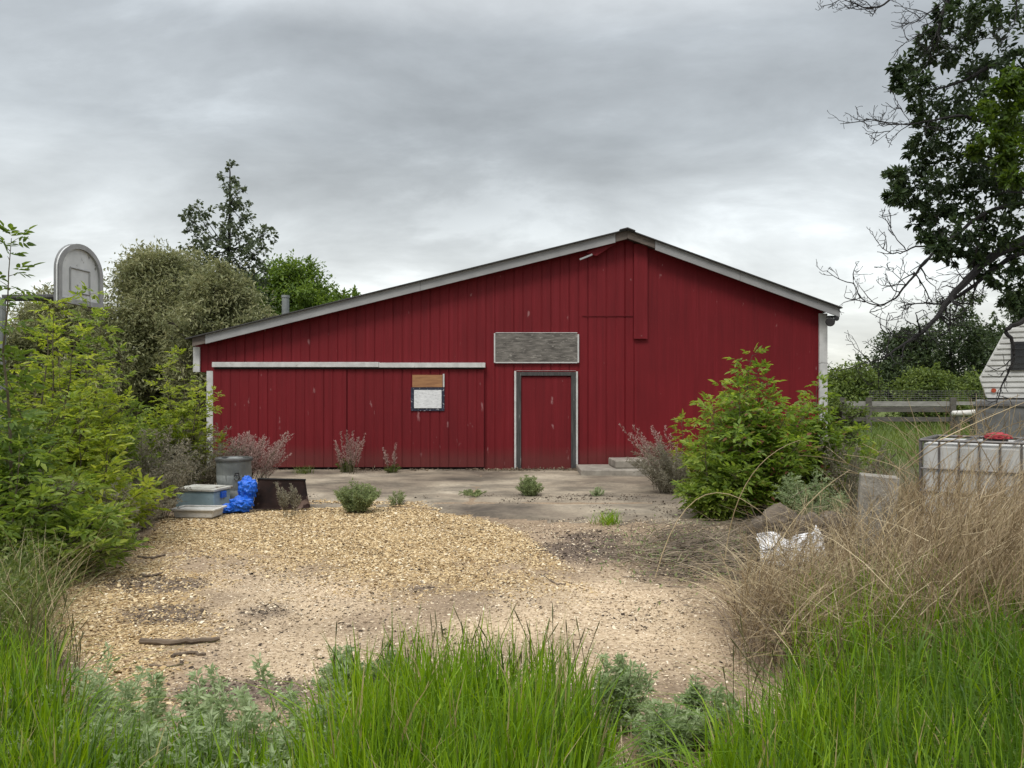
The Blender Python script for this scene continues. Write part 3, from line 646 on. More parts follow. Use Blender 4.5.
# ================================================================== JUNK ON THE LEFT
M['tote'] = mat_plain('tote_blue', (.30, .40, .44), (.19, .27, .31), .5, nscale=4, spots=(.16, .17, .16), spot_lo=.66)
M['totelid'] = mat_plain('tote_lid', (.55, .55, .51), (.34, .33, .29), .6, nscale=5, spots=(.18, .15, .12), spot_lo=.58)
M['traywhite'] = mat_plain('tray_white', (.60, .59, .56), (.42, .40, .36), .55, nscale=7, spots=(.25, .22, .18), spot_lo=.66)
M['blue'] = mat_plain('blue_plastic', (.012, .15, .72), (.008, .09, .5), .35, nscale=3, bmp=1.0, bdist=.03, spec=.5)
M['rust'] = mat_plain('rusty_sheet', (.026, .014, .011), (.010, .0065, .006), .85, 0, nscale=4, spots=(.11, .075, .06), spot_lo=.6, spot_scale=6, spec=.1)

M['cage_dark'] = mat_plain('dark_rim', (.10, .10, .095), (.05, .048, .045), .6, .2)
bd = gd(503); bx0 = gx(234, bd)
can = thing('metal_drum', 'dented grey galvanised bin standing behind the blue plastic by the barn corner', 'bin', (bx0, bd, 0))
q = MB(); q.lathe((bx0, bd, 0), [(.001, .01), (.215, .01), (.22, .0), (.225, .06), (.232, .2), (.228, .21), (.234, .22), (.238, .42), (.234, .43), (.24, .44), (.243, .62), (.252, .635), (.252, .66), (.24, .66), (.235, .6), (.22, .05), (.001, .04)], 90)
v = q.v[0]; a = np.arctan2(v[:, 1] - bd, v[:, 0] - bx0); v[:, :2] += (np.cos(a * 24) * .0045 * ((v[:, 2] > .08) & (v[:, 2] < .6) & (np.hypot(v[:, 0] - bx0, v[:, 1] - bd) > .21)))[:, None] * np.stack([np.cos(a), np.sin(a)], 1); v[:, :2] += ((fbm(a * 2 + 9, v[:, 2] * 5, 3, 4) - .5) * .03)[:, None] * np.stack([np.cos(a), np.sin(a)], 1)
obj('body', q, M['galv'], can, smooth=True)
q = MB(); q.lathe((bx0, bd, 0), [(.246, .618), (.262, .622), (.266, .648), (.258, .668), (.246, .672), (.238, .66)], 40); obj('rim', q, M['cage_dark'], can)
q = MB(); th = np.linspace(0, 2 * np.pi, 13); hp = np.stack([.04 * np.cos(th) + bx0 + .125, np.full(13, bd - .235), .04 * np.sin(th) + .40], 1); q.tube(hp, .008, 6); q.box((bx0 + .125, bd - .222, .45), (.06, .012, .03)); obj('handle', q, M['lampblack'], can)

cd = gd(509); cxx = gx(199, cd)
rz = Matrix.Rotation(R(-12), 4, 'Z')
def tr(m, c, rot):   # rotate everything in a builder about c
    Rm = np.array(rot.to_3x3())
    for k in range(len(m.v)): m.v[k] = (m.v[k] - np.array(c)) @ Rm.T + np.array(c)
    return m
cool = thing('storage_tote', 'pale blue plastic storage tote with a dirty lid beside the metal bin', 'storage box', (cxx, cd, 0))
q = MB(); q.box((cxx, cd + .1, .13), (.60, .40, .26)); tr(q, (cxx, cd, 0), rz); tb = obj('tub', q, M['tote'], cool, bevel=.02)
q = MB(); q.box((cxx, cd + .1, .278), (.65, .45, .035)); q.box((cxx, cd + .1, .30), (.5, .32, .02)); tr(q, (cxx, cd, 0), rz); obj('lid', q, M['totelid'], cool, bevel=.008)
for s in (-1, 1):
    q = MB(); q.box((cxx + s * .312, cd + .1, .2), (.03, .12, .09)); tr(q, (cxx, cd, 0), rz); obj('latch', q, M['blue'] if s > 0 else M['tote'], cool, bevel=.006)
td = gd(517.5); tx = gx(195, td)
tray = thing('plastic_tray', 'shallow white plastic tray on the gravel in front of the blue tote', 'tray', (tx, td, 0)); r6 = Matrix.Rotation(R(-4), 4, 'Z')
q = MB(); q.box((tx, td + .1, .05), (.50, .30, .1), np.array(Matrix.Identity(3)), 1.08); tr(q, (tx, td, 0), r6); obj('body', q, M['traywhite'], tray, bevel=.015)
q = MB()
for (ox, oy, a, b_) in ((0, -.17, .6, .035), (0, .17, .6, .035), (-.285, 0, .03, .305), (.285, 0, .03, .305)): q.box((tx + ox, td + .1 + oy, .108), (a, b_, .022))
tr(q, (tx, td, 0), r6); obj('rim', q, M['traywhite'], tray, bevel=.004)

def blob(lobes, seed, amp=.3, sub=5, freq=5.0, ridged=True):
    m = MB()
    for (c, s) in lobes:
        bm = bmesh.new(); bmesh.ops.create_icosphere(bm, subdivisions=sub, radius=1)
        v = np.array([x.co[:] for x in bm.verts]); f = np.array([[y.index for y in x.verts] for x in bm.faces]); bm.free()
        a = fbm(v[:, 0] * freq + seed, v[:, 1] * freq + v[:, 2] * freq * .7, 4, seed); b = fbm(v[:, 2] * freq + 5, v[:, 0] * freq - v[:, 1] * freq * .6, 4, seed + 7)
        h = (np.abs(a - .5) + np.abs(b - .5)) * 2 if ridged else a + b - .7
        v = v * (1 - amp * .5 + amp * (1 - h))[:, None] * np.array(s) + np.array(c); m.add(v, f)
    return m
ud = gd(512)
q = blob([(P3(245, 490, ud) + (0, .1, 0), (.12, .12, .16)), (P3(241, 503, ud) + (0, .02, -.02), (.15, .13, .11)), (P3(229, 509, ud) + (0, 0, -.0), (.15, .11, .07))], 3, .5, 5, 2.4)
q.v = [np.maximum(v, (-99, -99, .004)) for v in q.v]
tag(obj('plastic_bag', q, M['blue'], origin=(gx(238, ud), ud, 0), smooth=True), 'crumpled bright blue plastic sheet heaped between bin and dark metal sheet', 'plastic sheet')
# dark rusty metal sheet leaning back
pd_ = gd(510); c0 = P3(252, 509, pd_); c1 = P3(310, 508, pd_); t0 = P3(259, 479, pd_ + .22); t1 = P3(304, 480, pd_ + .22)
m = MB(); nu, nv = 24, 14; U, V = np.meshgrid(np.linspace(0, 1, nu), np.linspace(0, 1, nv)); G = (c0 * (1 - U)[..., None] + c1 * U[..., None]) * (1 - V)[..., None] + (t0 * (1 - U)[..., None] + t1 * U[..., None]) * V[..., None]
G[..., 1] += (fbm(U * 4, V * 3, 3, 6) - .5) * .05 - .05 * np.sin(U * 3.14); G[..., 2] = np.maximum(G[..., 2], .003)
Gb = G + np.array((0, .02, 0)); idx = (np.arange(nv - 1)[:, None] * nu + np.arange(nu - 1)[None]).reshape(-1, 1); qd = idx + np.array([[0, 1, nu + 1, nu]]); N0 = nu * nv
ed = [[i, i + 1, i + 1 + N0, i + N0] for i in range(nu - 1)] + [[(nv - 1) * nu + i + 1, (nv - 1) * nu + i, (nv - 1) * nu + i + N0, (nv - 1) * nu + i + 1 + N0] for i in range(nu - 1)]
ed += [[j * nu, j * nu + N0, (j + 1) * nu + N0, (j + 1) * nu] for j in range(nv - 1)] + [[j * nu + nu - 1, (j + 1) * nu + nu - 1, (j + 1) * nu + nu - 1 + N0, j * nu + nu - 1 + N0] for j in range(nv - 1)]
m.add(np.concatenate([G.reshape(-1, 3), Gb.reshape(-1, 3)]), np.concatenate([qd, qd[:, ::-1] + N0, np.array(ed)]))
ms = thing('metal_sheet', 'dark rusty metal panel leaning back beside the blue plastic', 'metal sheet', ((c0[0] + c1[0]) / 2, pd_, 0)); obj('panel', m, M['rust'], ms, smooth=True)
q = MB(); q.tube([t0 + (-.02, .02, 0), (t0 + t1) / 2 + (0, -.02, .005), t1 + (.02, .02, 0)], .014, 8); obj('rolled_edge', q, M['black'], ms)
q = MB(); q.tube([t0 + (-.02, .02, 0), (t0[0], t0[1] + .22, .0)], .012, 6); obj('prop', q, M['black'], ms); q = MB(); q.tube([t1 + (.0, .02, 0), (t1[0], t1[1] + .22, .0)], .012, 6); obj('prop', q, M['black'], ms)

# basketball backboard among the bushes
M['bb'] = mat_plain('backboard_grey', (.62, .63, .63), (.46, .47, .47), .6, nscale=3, spots=(.20, .20, .19), spot_lo=.62)
M['bbrim'] = mat_plain('backboard_rim', (.34, .345, .345), (.25, .25, .25), .6, nscale=6)
bbd = 11.6; bc = P3(79, 275, bbd); bb = thing('basketball_backboard', 'weathered grey fan-shaped basketball backboard on a pole above the left bushes', 'backboard', (bc[0], bbd, 0))
ang = R(84); ux_ = np.array((math.cos(ang), math.sin(ang), 0)); nn_ = np.array((math.sin(ang), -math.cos(ang), 0))
def fan(hw, h, k=20, ins=0):
    pts = [(-hw + ins, -h / 2 + ins), (hw - ins, -h / 2 + ins)]; zb = h * .02
    pts += [((hw - ins) * math.cos(a), zb + (h * .48 - ins) * math.sin(a)) for a in np.linspace(0, math.pi, k)]; return pts
def fanplate(pts, off0, off1):
    m = MB(); n = len(pts); v = [bc + ux_ * x + np.array((0, 0, z)) + nn_ * off0 for x, z in pts] + [bc + ux_ * x + np.array((0, 0, z)) + nn_ * off1 for x, z in pts]
    m.add(np.array(v), [[i, (i + 1) % n, n + (i + 1) % n, n + i] for i in range(n)], [list(range(n - 1, -1, -1))], [list(range(n, 2 * n))]); return m
obj('panel', fanplate(fan(.49, .9), -.01, .012), M['bb'], bb)
q = MB(); a_ = fan(.51, .93); b_ = fan(.51, .93, ins=.075); n = len(a_)
lay = [[bc + ux_ * x + np.array((0, 0, z)) + nn_ * o for x, z in s] for s, o in ((a_, .05), (b_, .05), (b_, .013), (a_, -.03))]
vv = np.concatenate([np.array(l) for l in lay]); fc = []
for L_ in range(3): fc += [[L_ * n + i, L_ * n + (i + 1) % n, (L_ + 1) * n + (i + 1) % n, (L_ + 1) * n + i] for i in range(n)]
q.add(vv, fc); obj('rim', q, M['bbrim'], bb)
q = MB(); 
for (x0, z0, x1, z1) in ((-.22, -.28, .22, -.28), (-.22, .08, .22, .08), (-.22, -.28, -.22, .08), (.22, -.28, .22, .08)):
    q.tube([bc + ux_ * x0 + (0, 0, z0) + nn_ * .016, bc + ux_ * x1 + (0, 0, z1) + nn_ * .016], .016, 4)
obj('target_square', q, M['bbrim'], bb)
pb = P3(2, 298, 11.2)
q = MB(); q.tube([bc - nn_ * .02 + (0, 0, -.25), P3(57, 297.5, bbd), pb], .05, 8); obj('arm', q, M['darkwood'], bb)
q = MB(); q.tube([pb, (pb[0], pb[1], 0)], .055, 10); obj('pole', q, M['galv'], bb)

# ================================================================== RIGHT SIDE THINGS
# liquid tote in its cage
M['ibc'] = mat_plain('tote_plastic', (.50, .50, .485), (.36, .36, .345), .5, nscale=3, spots=(.33, .31, .28), spot_lo=.64)
M['cage'] = mat_plain('cage_steel', (.17, .165, .16), (.09, .08, .075), .55, .4, nscale=9, spots=(.10, .055, .035), spot_lo=.6)
M['wood'] = mat_plain('pallet_wood', (.26, .21, .15), (.13, .105, .075), .9, nscale=5, stretch=(1, 5, 5))
idd = 7.7; ix = gx(920, idd); IR = Matrix.Rotation(R(-38), 4, 'Z')
ib = thing('caged_liquid_tank', 'white plastic liquid tank in a rusty steel cage behind the dry grass', 'tank', (ix + .6, idd + .5, 0))
ztp = CH + (HZ - 440) / F * idd
q = MB(); q.bx(ix + .016, ix + 1.184, idd + .016, idd + .984, .17, ztp - .02); tr(q, (ix, idd, 0), IR); obj('tank', q, M['ibc'], ib, bevel=.05)
q = MB()
for k in range(8):
    x = ix + k * 1.2 / 7
    for yy in (idd, idd + 1.0): q.tube([(x, yy, .14), (x, yy, ztp)], .011, 6)
for k in range(6):
    y = idd + (k + .5) / 6
    for x in (ix, ix + 1.2): q.tube([(x, y, .14), (x, y, ztp)], .011, 6)
for z in (.16, .4, .62, .85, ztp):
    rr = .016 if z == ztp else .01
    q.tube([(ix, idd, z), (ix + 1.2, idd, z)], rr, 6); q.tube([(ix, idd + 1, z), (ix + 1.2, idd + 1, z)], rr, 6); q.tube([(ix, idd, z), (ix, idd + 1, z)], rr, 6); q.tube([(ix + 1.2, idd, z), (ix + 1.2, idd + 1, z)], rr, 6)
for x in (ix + .4, ix + .8): q.tube([(x, idd, ztp + .004), (x, idd + 1, ztp + .004)], .014, 6)
tr(q, (ix, idd, 0), IR); obj('cage', q, M['cage'], ib)
q = MB(); q.lathe((ix + .6, idd + .5, 0), [(.001, ztp + .03), (.11, ztp + .03), (.11, ztp - .06)], 18); tr(q, (ix, idd, 0), IR); obj('lid', q, M['lampblack'], ib)
q = MB(); 
for k in range(5): q.bx(ix + k * .25, ix + k * .25 + .19, idd, idd + 1, .11, .135)
for k in range(3): q.bx(ix, ix + 1.2, idd + k * .45, idd + k * .45 + .1, 0, .108)
tr(q, (ix, idd, 0), IR); obj('pallet', q, M['wood'], ib)
M['redcloth'] = mat_plain('red_cloth', (.42, .05, .06), (.26, .03, .04), .8, nscale=8)
rc = P3(1000, 438, idd - .12)
q = blob([((rc[0] - .03, rc[1], ztp + .04), (.10, .09, .04)), ((rc[0] + .05, rc[1] + .03, ztp + .035), (.07, .08, .028))], 12, .6, 4, 2.5); q.v = [np.maximum(v, (-99, -99, ztp + .02)) for v in q.v]
tag(obj('red_cloth', q, M['redcloth'], origin=(rc[0], rc[1], ztp + .02), smooth=True), 'crumpled faded red cloth lying on top of the caged tank', 'cloth')
# upright concrete block
kd = 6.5; kx = gx(873, kd); q = MB(); q.box((kx, kd + .16, .43), (.30, .3, .93)); tr(q, (kx, kd, 0), Matrix.Rotation(R(4), 4, 'Y') @ Matrix.Rotation(R(-22), 4, 'Z'))
tag(obj('concrete_block', q, M['conc_pale'], origin=(kx, kd, 0), bevel=.007), 'upright pale concrete block half hidden in the dry grass', 'concrete block')
# boulder
M['stone'] = mat_plain('field_stone', (.15, .12, .09), (.05, .04, .03), .95, nscale=5, bmp=.7, bdist=.015, spots=(.28, .25, .21), spot_lo=.64)
for (px, dd, sc, sd_, l) in ((778, 7.95, (.25, .22, .23), 21, 'larger of the brown stones heaped at the foot of the big green bush'), (812, 7.8, (.19, .16, .19), 22, 'smaller stone beside the larger one behind the white plastic'), (838, 7.9, (.19, .16, .2), 24, 'twig covered stone between white plastic and upright block')):
    c = (gx(px, dd), dd, sc[2] * .75); q = blob([(c, sc)], sd_, .6, 4, 1.7, False); q.v = [np.maximum(v + (fbm(v[:, 0] * 30, v[:, 2] * 30 + v[:, 1] * 20, 3, 5) - .5)[:, None] * .04, (-99, -99, -.03)) for v in q.v]
    tag(obj('stone', q, M['stone'], origin=(c[0], dd, 0)), l, 'rock', 'stones by the big bush')
# torn white plastic
M['tornwhite'] = mat_plain('torn_white', (.78, .78, .79), (.70, .70, .71), .6, nscale=6, bmp=.15, bdist=.01)
wd = 7.0; m = MB(); nu, nv = 34, 18; U, V = np.meshgrid(np.linspace(0, 1, nu), np.linspace(0, 1, nv))
topl = .19 + .09 * np.interp(U[0], [0, .25, .4, .52, .56, .7, .85, .95, 1], [.6, .75, .35, .1, .8, .85, .75, 1.4, .4])
gx0 = gx(765, wd); Wt = .62
Gx = gx0 + U * Wt + (V - .5) * .05; Gz = V * topl[None] + .01 + .02 * np.sin(U * 9); Gy = wd + .28 * V ** 1.5 + (np.abs(fbm(U * 4, V * 3, 2, 6) - .5) + np.abs(fbm(U * 3 + V * 2, V * 3 - U * 2, 2, 9) - .5)) * .22 - .12 * np.sin(U * 3.14)
G = np.stack([Gx, Gy, Gz], -1); idx = (np.arange(nv - 1)[:, None] * nu + np.arange(nu - 1)[None]).reshape(-1, 1)
m.add(G.reshape(-1, 3), idx + np.array([[0, 1, nu + 1, nu]])); o = obj('torn_plastic', m, M['tornwhite'], origin=(gx(795, wd), wd, 0))
so_ = o.modifiers.new('solid', 'SOLIDIFY'); so_.thickness = .006
tag(o, 'torn crumpled white plastic lying in dead grass below the boulder', 'plastic sheet')

# fifth-wheel trailer
M['siding'] = mat_plain('trailer_white', (.60, .60, .58), (.45, .45, .43), .5, nscale=3, spots=(.30, .28, .25), spot_lo=.68)
M['glass'] = mat_plain('dark_glass', (.02, .022, .025), (.012, .013, .015), .12, bmp=0, spec=.6)
M['amber'] = mat_plain('marker_red', (.42, .07, .03), (.3, .05, .02), .3, bmp=0)
M['tyre'] = mat_plain('tyre', (.02, .02, .02), (.012, .012, .012), .85, bmp=0)
ty = 19.0
def tp(px, py): return (gx(979, ty) + (gx(px, ty) - gx(979, ty)) * .86, CH + (HZ - py) / F * ty)
prof = [tp(986, 397.5), tp(1062, 398), tp(1078, 425), (gx(1330, ty), .78), (gx(1330, ty), 3.62), tp(1052, 313), tp(1026, 321), tp(1003, 334), tp(979, 378)]
TR = Matrix.Rotation(R(-34), 4, 'Z'); TC = (gx(979, ty), ty, 0)
trl = thing('travel_trailer', 'white ribbed travel trailer with sloping nose parked at the right edge', 'trailer', (gx(1180, ty), ty + 1.2, 0))
q = MB(); q.prism(prof, ty, ty + 2.35); body = obj('body', tr(q, TC, TR), M['siding'], trl, bevel=.02)
q = MB(); P_ = np.array(prof)
def xleft(z):
    best = []
    for i in range(len(P_)):
        a, b = P_[i], P_[(i + 1) % len(P_)]
        if (a[1] - z) * (b[1] - z) < 0: best.append(a[0] + (b[0] - a[0]) * (z - a[1]) / (b[1] - a[1]))
    return (min(best), max(best)) if best else None
z = .86
while z < 3.5:
    e = xleft(z)
    if e: q.prism([(e[0] + .03, z - .03), (e[1] - .03, z - .03), (e[1] - .03, z + .03), (e[0] + .03, z + .03)], ty - .03, ty - .001)
    z += .135
obj('siding_rib', tr(q, TC, TR), M['siding'], body)
wa, wb = tp(1010, 371), tp(1046, 343); q = MB(); q.bx(wa[0], wb[0], ty - .06, ty - .031, wa[1], wb[1]); tw = obj('window', tr(q, TC, TR), M['lampblack'], body)
q = MB(); q.bx(wa[0] + .05, wb[0] - .05, ty - .068, ty - .062, wa[1] + .05, wb[1] - .05); obj('pane', tr(q, TC, TR), M['glass'], tw)
q = MB()
for k in range(1, 4): zz = wa[1] + (wb[1] - wa[1]) * k / 4; q.bx(wa[0] + .03, wb[0] - .03, ty - .085, ty - .069, zz - .012, zz + .012)
obj('louvre', tr(q, TC, TR), M['lampblack'], tw)
for px, py in ((993.5, 390.5), (1066, 395)):
    c = tp(px, py); q = MB(); q.tube([(c[0], ty - .05, c[1]), (c[0], ty - .03, c[1])], .055, 10); obj('marker_lamp', tr(q, TC, TR), M['amber'], body)
for px in (1180, 1230):
    c = (gx(px, ty), .38)
    q = MB(); q.tube([(c[0], ty + .02, c[1]), (c[0], ty + .24, c[1])], .38, 24); wl = obj('wheel', tr(q, TC, TR), M['tyre'], trl)
    q = MB(); q.tube([(c[0], ty - .0, c[1]), (c[0], ty + .05, c[1])], .2, 16); obj('rim', tr(q, TC, TR), M['galv'], wl)
c = tp(1100, 410)
for yy in (.3, 1.9):
    q = MB(); q.bx(c[0], c[0] + .08, ty + yy, ty + yy + .08, 0, 1.2); obj('landing_leg', tr(q, TC, TR), M['cage'], trl)
q = MB(); q.bx(tp(988, 0)[0], tp(1064, 0)[0], ty + .02, ty + 2.3, tp(0, 400)[1] - .02, tp(0, 398)[1]-.01); obj('skirt', tr(q, TC, TR), M['cage'], trl)
# grey tank under the nose
q = MB(); a = P3(984, 400, 18.7); q.bx(a[0], gx(1060, 18.7), 18.6, 19.6, 0, CH + (HZ - 399.6) / F * 18.7); M['greybox'] = mat_plain('grey_bin', (.16, .16, .16), (.09, .09, .088), .7, nscale=4)
gb = thing('grey_crate', 'grey lidded storage bin below the nose of the travel trailer', 'bin', (gx(1020, 18.7), 19.1, 0)); obj('body', tr(q, TC, TR), M['greybox'], gb, bevel=.04)
q = MB(); zt_ = CH + (HZ - 404) / F * 18.7; q.bx(a[0] - .04, gx(1060, 18.7) + .04, 18.56, 19.64, zt_ - .05, zt_); obj('rim_band', tr(q, TC, TR), M['cage'], gb)

# board fence with wire
M['fencewood'] = mat_plain('fence_wood', (.13, .12, .105), (.06, .054, .048), .9, nscale=4, stretch=(.6, 1, 4))
M['fencepale'] = mat_plain('fence_pale', (.33, .32, .30), (.17, .16, .15), .85, nscale=4, stretch=(.6, 1, 4))
fd = 30.0; fn = thing('board_fence', 'weathered grey board fence in long grass between barn and trailer', 'fence', (gx(915, fd), fd, 0))
def fz(py): return CH + (HZ - py) / F * fd
q = MB(); q.bx(gx(840, fd), gx(951, fd), fd - .03, fd, fz(406.2), fz(401.2)); obj('top_rail', q, M['fencepale'], fn)
q = MB(); q.bx(gx(840, fd), gx(951, fd), fd - .035, fd - .005, fz(412), fz(406.6)); obj('rail', q, M['fencewood'], fn)
q = MB(); q.bx(gx(840, fd), gx(1040, fd), fd - .03, fd, fz(421.5), fz(417)); obj('rail', q, M['fencewood'], fn)
q = MB(); q.bx(gx(955, fd), gx(1040, fd), fd - .03, fd, fz(405), fz(401.5)); obj('top_rail', q, M['fencepale'], fn)
for px in (842, 868, 952, 1036):
    q = MB(); q.bx(gx(px - 2.8, fd), gx(px + 2.8, fd), fd - .1, fd - .04, 0, fz(397.5)); obj('post', q, M['fencewood'], fn)
q = MB()
for k in range(6): zz = fz(402 - k * 2.2); q.tube([(gx(870, fd), fd + .05, zz), (gx(1040, fd), fd + .05, zz)], .007, 3)
for k in range(45): xx = gx(870 + k * 3.8, fd); q.tube([(xx, fd + .05, fz(402)), (xx, fd + .05, fz(391))], .006, 3)
obj('wire_mesh', q, M['cage'], fn)
q = blob([(P3(965, 413, 27), (.42, .2, .18)), (P3(973, 412, 27), (.25, .2, .2))], 14, .5, 4, 1.6); 
pz = P3(965, 413, 27)
o = thing('white_barrel', 'white plastic drum lying on a low stand in front of the board fence', 'drum', (pz[0], 27, 0))
q = MB(); q.tube([pz + (-.46, 0, -.03), pz + (-.42, 0, -.02), pz + (.2, 0, 0), pz + (.42, 0, .03), pz + (.46, 0, .03)], [.06, .1, .11, .1, .06], 14); obj('body', q, M['traywhite'], o, smooth=True)
q = MB()
for dx in (-.3, .3):
    q = MB(); q.bx(pz[0] + dx - .04, pz[0] + dx + .04, 26.85, 27.15, 0, pz[2] - .12); obj('stand_post', q, M['fencewood'], o)

# ================================================================== BACKGROUND TREES
def px_clumps(lst, d, r_, dj=.5, scale=1.0): 
    out = []
    for a in lst:
        dd = d + r_.normal(0, dj); out.append((P3(a[0], a[1], dd), a[2] * dd / F * scale))
    return out
r = rng(77)
pop = [(230, 168, 6), (229, 178, 7), (229, 189, 8), (238, 192, 7), (242, 202, 9), (230, 205, 8), (230, 216, 10), (240, 218, 9), (199, 209, 9), (191, 220, 9), (187, 227, 7), (204, 222, 9), (206, 237, 8), (190, 246, 8), (216, 238, 10), (229, 233, 11), (241, 240, 11), (252, 245, 9), (263, 236, 9), (268, 232, 5), (258, 252, 11), (220, 256, 14), (240, 266, 15), (205, 256, 12), (195, 264, 10), (232, 280, 16), (255, 272, 12), (210, 276, 15), (225, 300, 20), (250, 300, 18)]
pd2 = 31.0; bx_ = gx(228, pd2)
clump_tree('poplar_tree', 'tall dark poplar with ragged spire rising behind the left bushes', 'tree', bx_, pd2, [(bx_, pd2, 0), (bx_ + .1, pd2, 3), P3(226, 300, pd2), P3(229, 250, pd2), P3(230, 205, pd2), P3(230, 172, pd2)], px_clumps(pop, pd2, r, .5, 1.25), 'poplar', .15, 600, 78, None, 'bark_dark', .13, .8, limb_r=.03)
# grey-green willow bush mass (three bushes)
def bushtree(name, label, px, d, top, bot, wpx, seed, mat, L, dens, n, rc=.8, group=None, cat='tree', ratio=.35, r0=.14, bark='bark', sq=.8):
    r_ = rng(seed); x = gx(px, d); zt = CH + (HZ - top) / F * d; rad = wpx / 2 * d / F; zl = max(.3, CH + (HZ - bot) / F * d)
    cl = random_crown(r_, x, d, zl, zt - rc * .6, rad - rc * .4, n, rc)
    return clump_tree(name, label, cat, x, d, [(x, d, 0), (x + r_.normal(0, .1), d, zt * .3), (x + r_.normal(0, .2), d, zt * .6), (x, d, zt * .9)], cl, mat, L, dens, seed + 1, group, bark, r0, ratio, sq=sq)
bushtree('willow_bush', 'broad grey-green willow bush beside the barn, right part of the willow thicket', 218, 19, 272, 420, 116, 101, 'willow', .12, 1900, 56, .8, 'willow thicket', 'bush')
bushtree('willow_bush', 'tall grey-green willow bush left of the barn behind the backboard', 152, 20.5, 249, 420, 150, 103, 'willow', .12, 1900, 62, .8, 'willow thicket', 'bush')
bushtree('willow_bush', 'grey-green willow bush filling the gap at the back of the thicket below the poplar', 190, 22.5, 258, 420, 130, 109, 'willow', .12, 1700, 50, .8, 'willow thicket', 'bush')
bushtree('willow_bush', 'grey-green willow bush behind the yellow-green shrubs at far left', 55, 21, 290, 420, 130, 105, 'willow', .12, 1900, 56, .8, 'willow thicket', 'bush')
bushtree('ash_tree', 'bright green round tree peeking over the barn roof beside the stove pipe', 297, 38, 262, 350, 110, 107, 'ash', .2, 900, 40, 1.1, None, 'tree', .5)
bushtree('ash_tree', 'mid green tree behind the poplar at its right foot', 255, 40, 275, 360, 90, 109, 'ash', .2, 900, 34, 1.1, None, 'tree', .5)
# right of the barn
bushtree('dark_tree', 'dark leafy tree behind the fence with sky showing through its crown', 950, 40, 292, 400, 130, 111, 'backtree', .19, 520, 46, 1.05, 'trees behind the fence', 'tree', .55, bark='bark_dark')
bushtree('dark_tree', 'dark leafy tree behind the trailer at the right edge', 1030, 42, 285, 400, 110, 113, 'backtree', .19, 520, 42, 1.1, 'trees behind the fence', 'tree', .55, bark='bark_dark')
bushtree('dark_tree', 'lower rounded dark tree behind the fence nearest the barn', 905, 41, 335, 405, 90, 115, 'backtree', .19, 600, 32, 1.0, 'trees behind the fence', 'tree', .55, bark='bark_dark')
bushtree('green_bush', 'bright green bush beside the right corner of the barn', 852, 34, 366, 418, 70, 117, 'backbush', .16, 1000, 22, .8, 'bushes behind the fence', 'bush', .5, .06)
bushtree('green_bush', 'dark green bush behind the middle of the fence', 925, 35, 372, 415, 70, 119, 'backbush', .16, 1000, 20, .8, 'bushes behind the fence', 'bush', .5, .06)
bushtree('green_bush', 'green bush behind the fence beside the trailer nose', 975, 36, 375, 415, 70, 121, 'backbush', .16, 1000, 20, .8, 'bushes behind the fence', 'bush', .5, .06)
bushtree('green_bush', 'pale leafed low bush growing against the white corner post of the barn', 843, 18.5, 396, 450, 46, 123, 'backbush', .09, 900, 18, .4, None, 'bush', .5, .04)
# far tree lines that read as one mass
def treeline(label, x0, x1, y0, y1, hmin, hmax, n, seed):
    r_ = rng(seed); lf = MB()
    for k in range(n):
        x = r_.uniform(x0, x1); y = r_.uniform(y0, y1); h = r_.uniform(hmin, hmax)
        for j in range(9):
            c = np.array((x + r_.normal(0, h * .22), y + r_.normal(0, h * .2), h * r_.uniform(.12, .85))); clump_leaves(lf, r_, c, h * .22, 70, .5, .6)
    return kind(obj('treeline', lf, M['backtree']), 'stuff', label, 'tree line')
treeline('far dark line of trees along the field edge right of the barn', 20, 95, 78, 100, 4, 6.5, 45, 201)
treeline('far line of trees behind the thicket left of the barn', -75, -14, 60, 80, 4, 7, 45, 202)

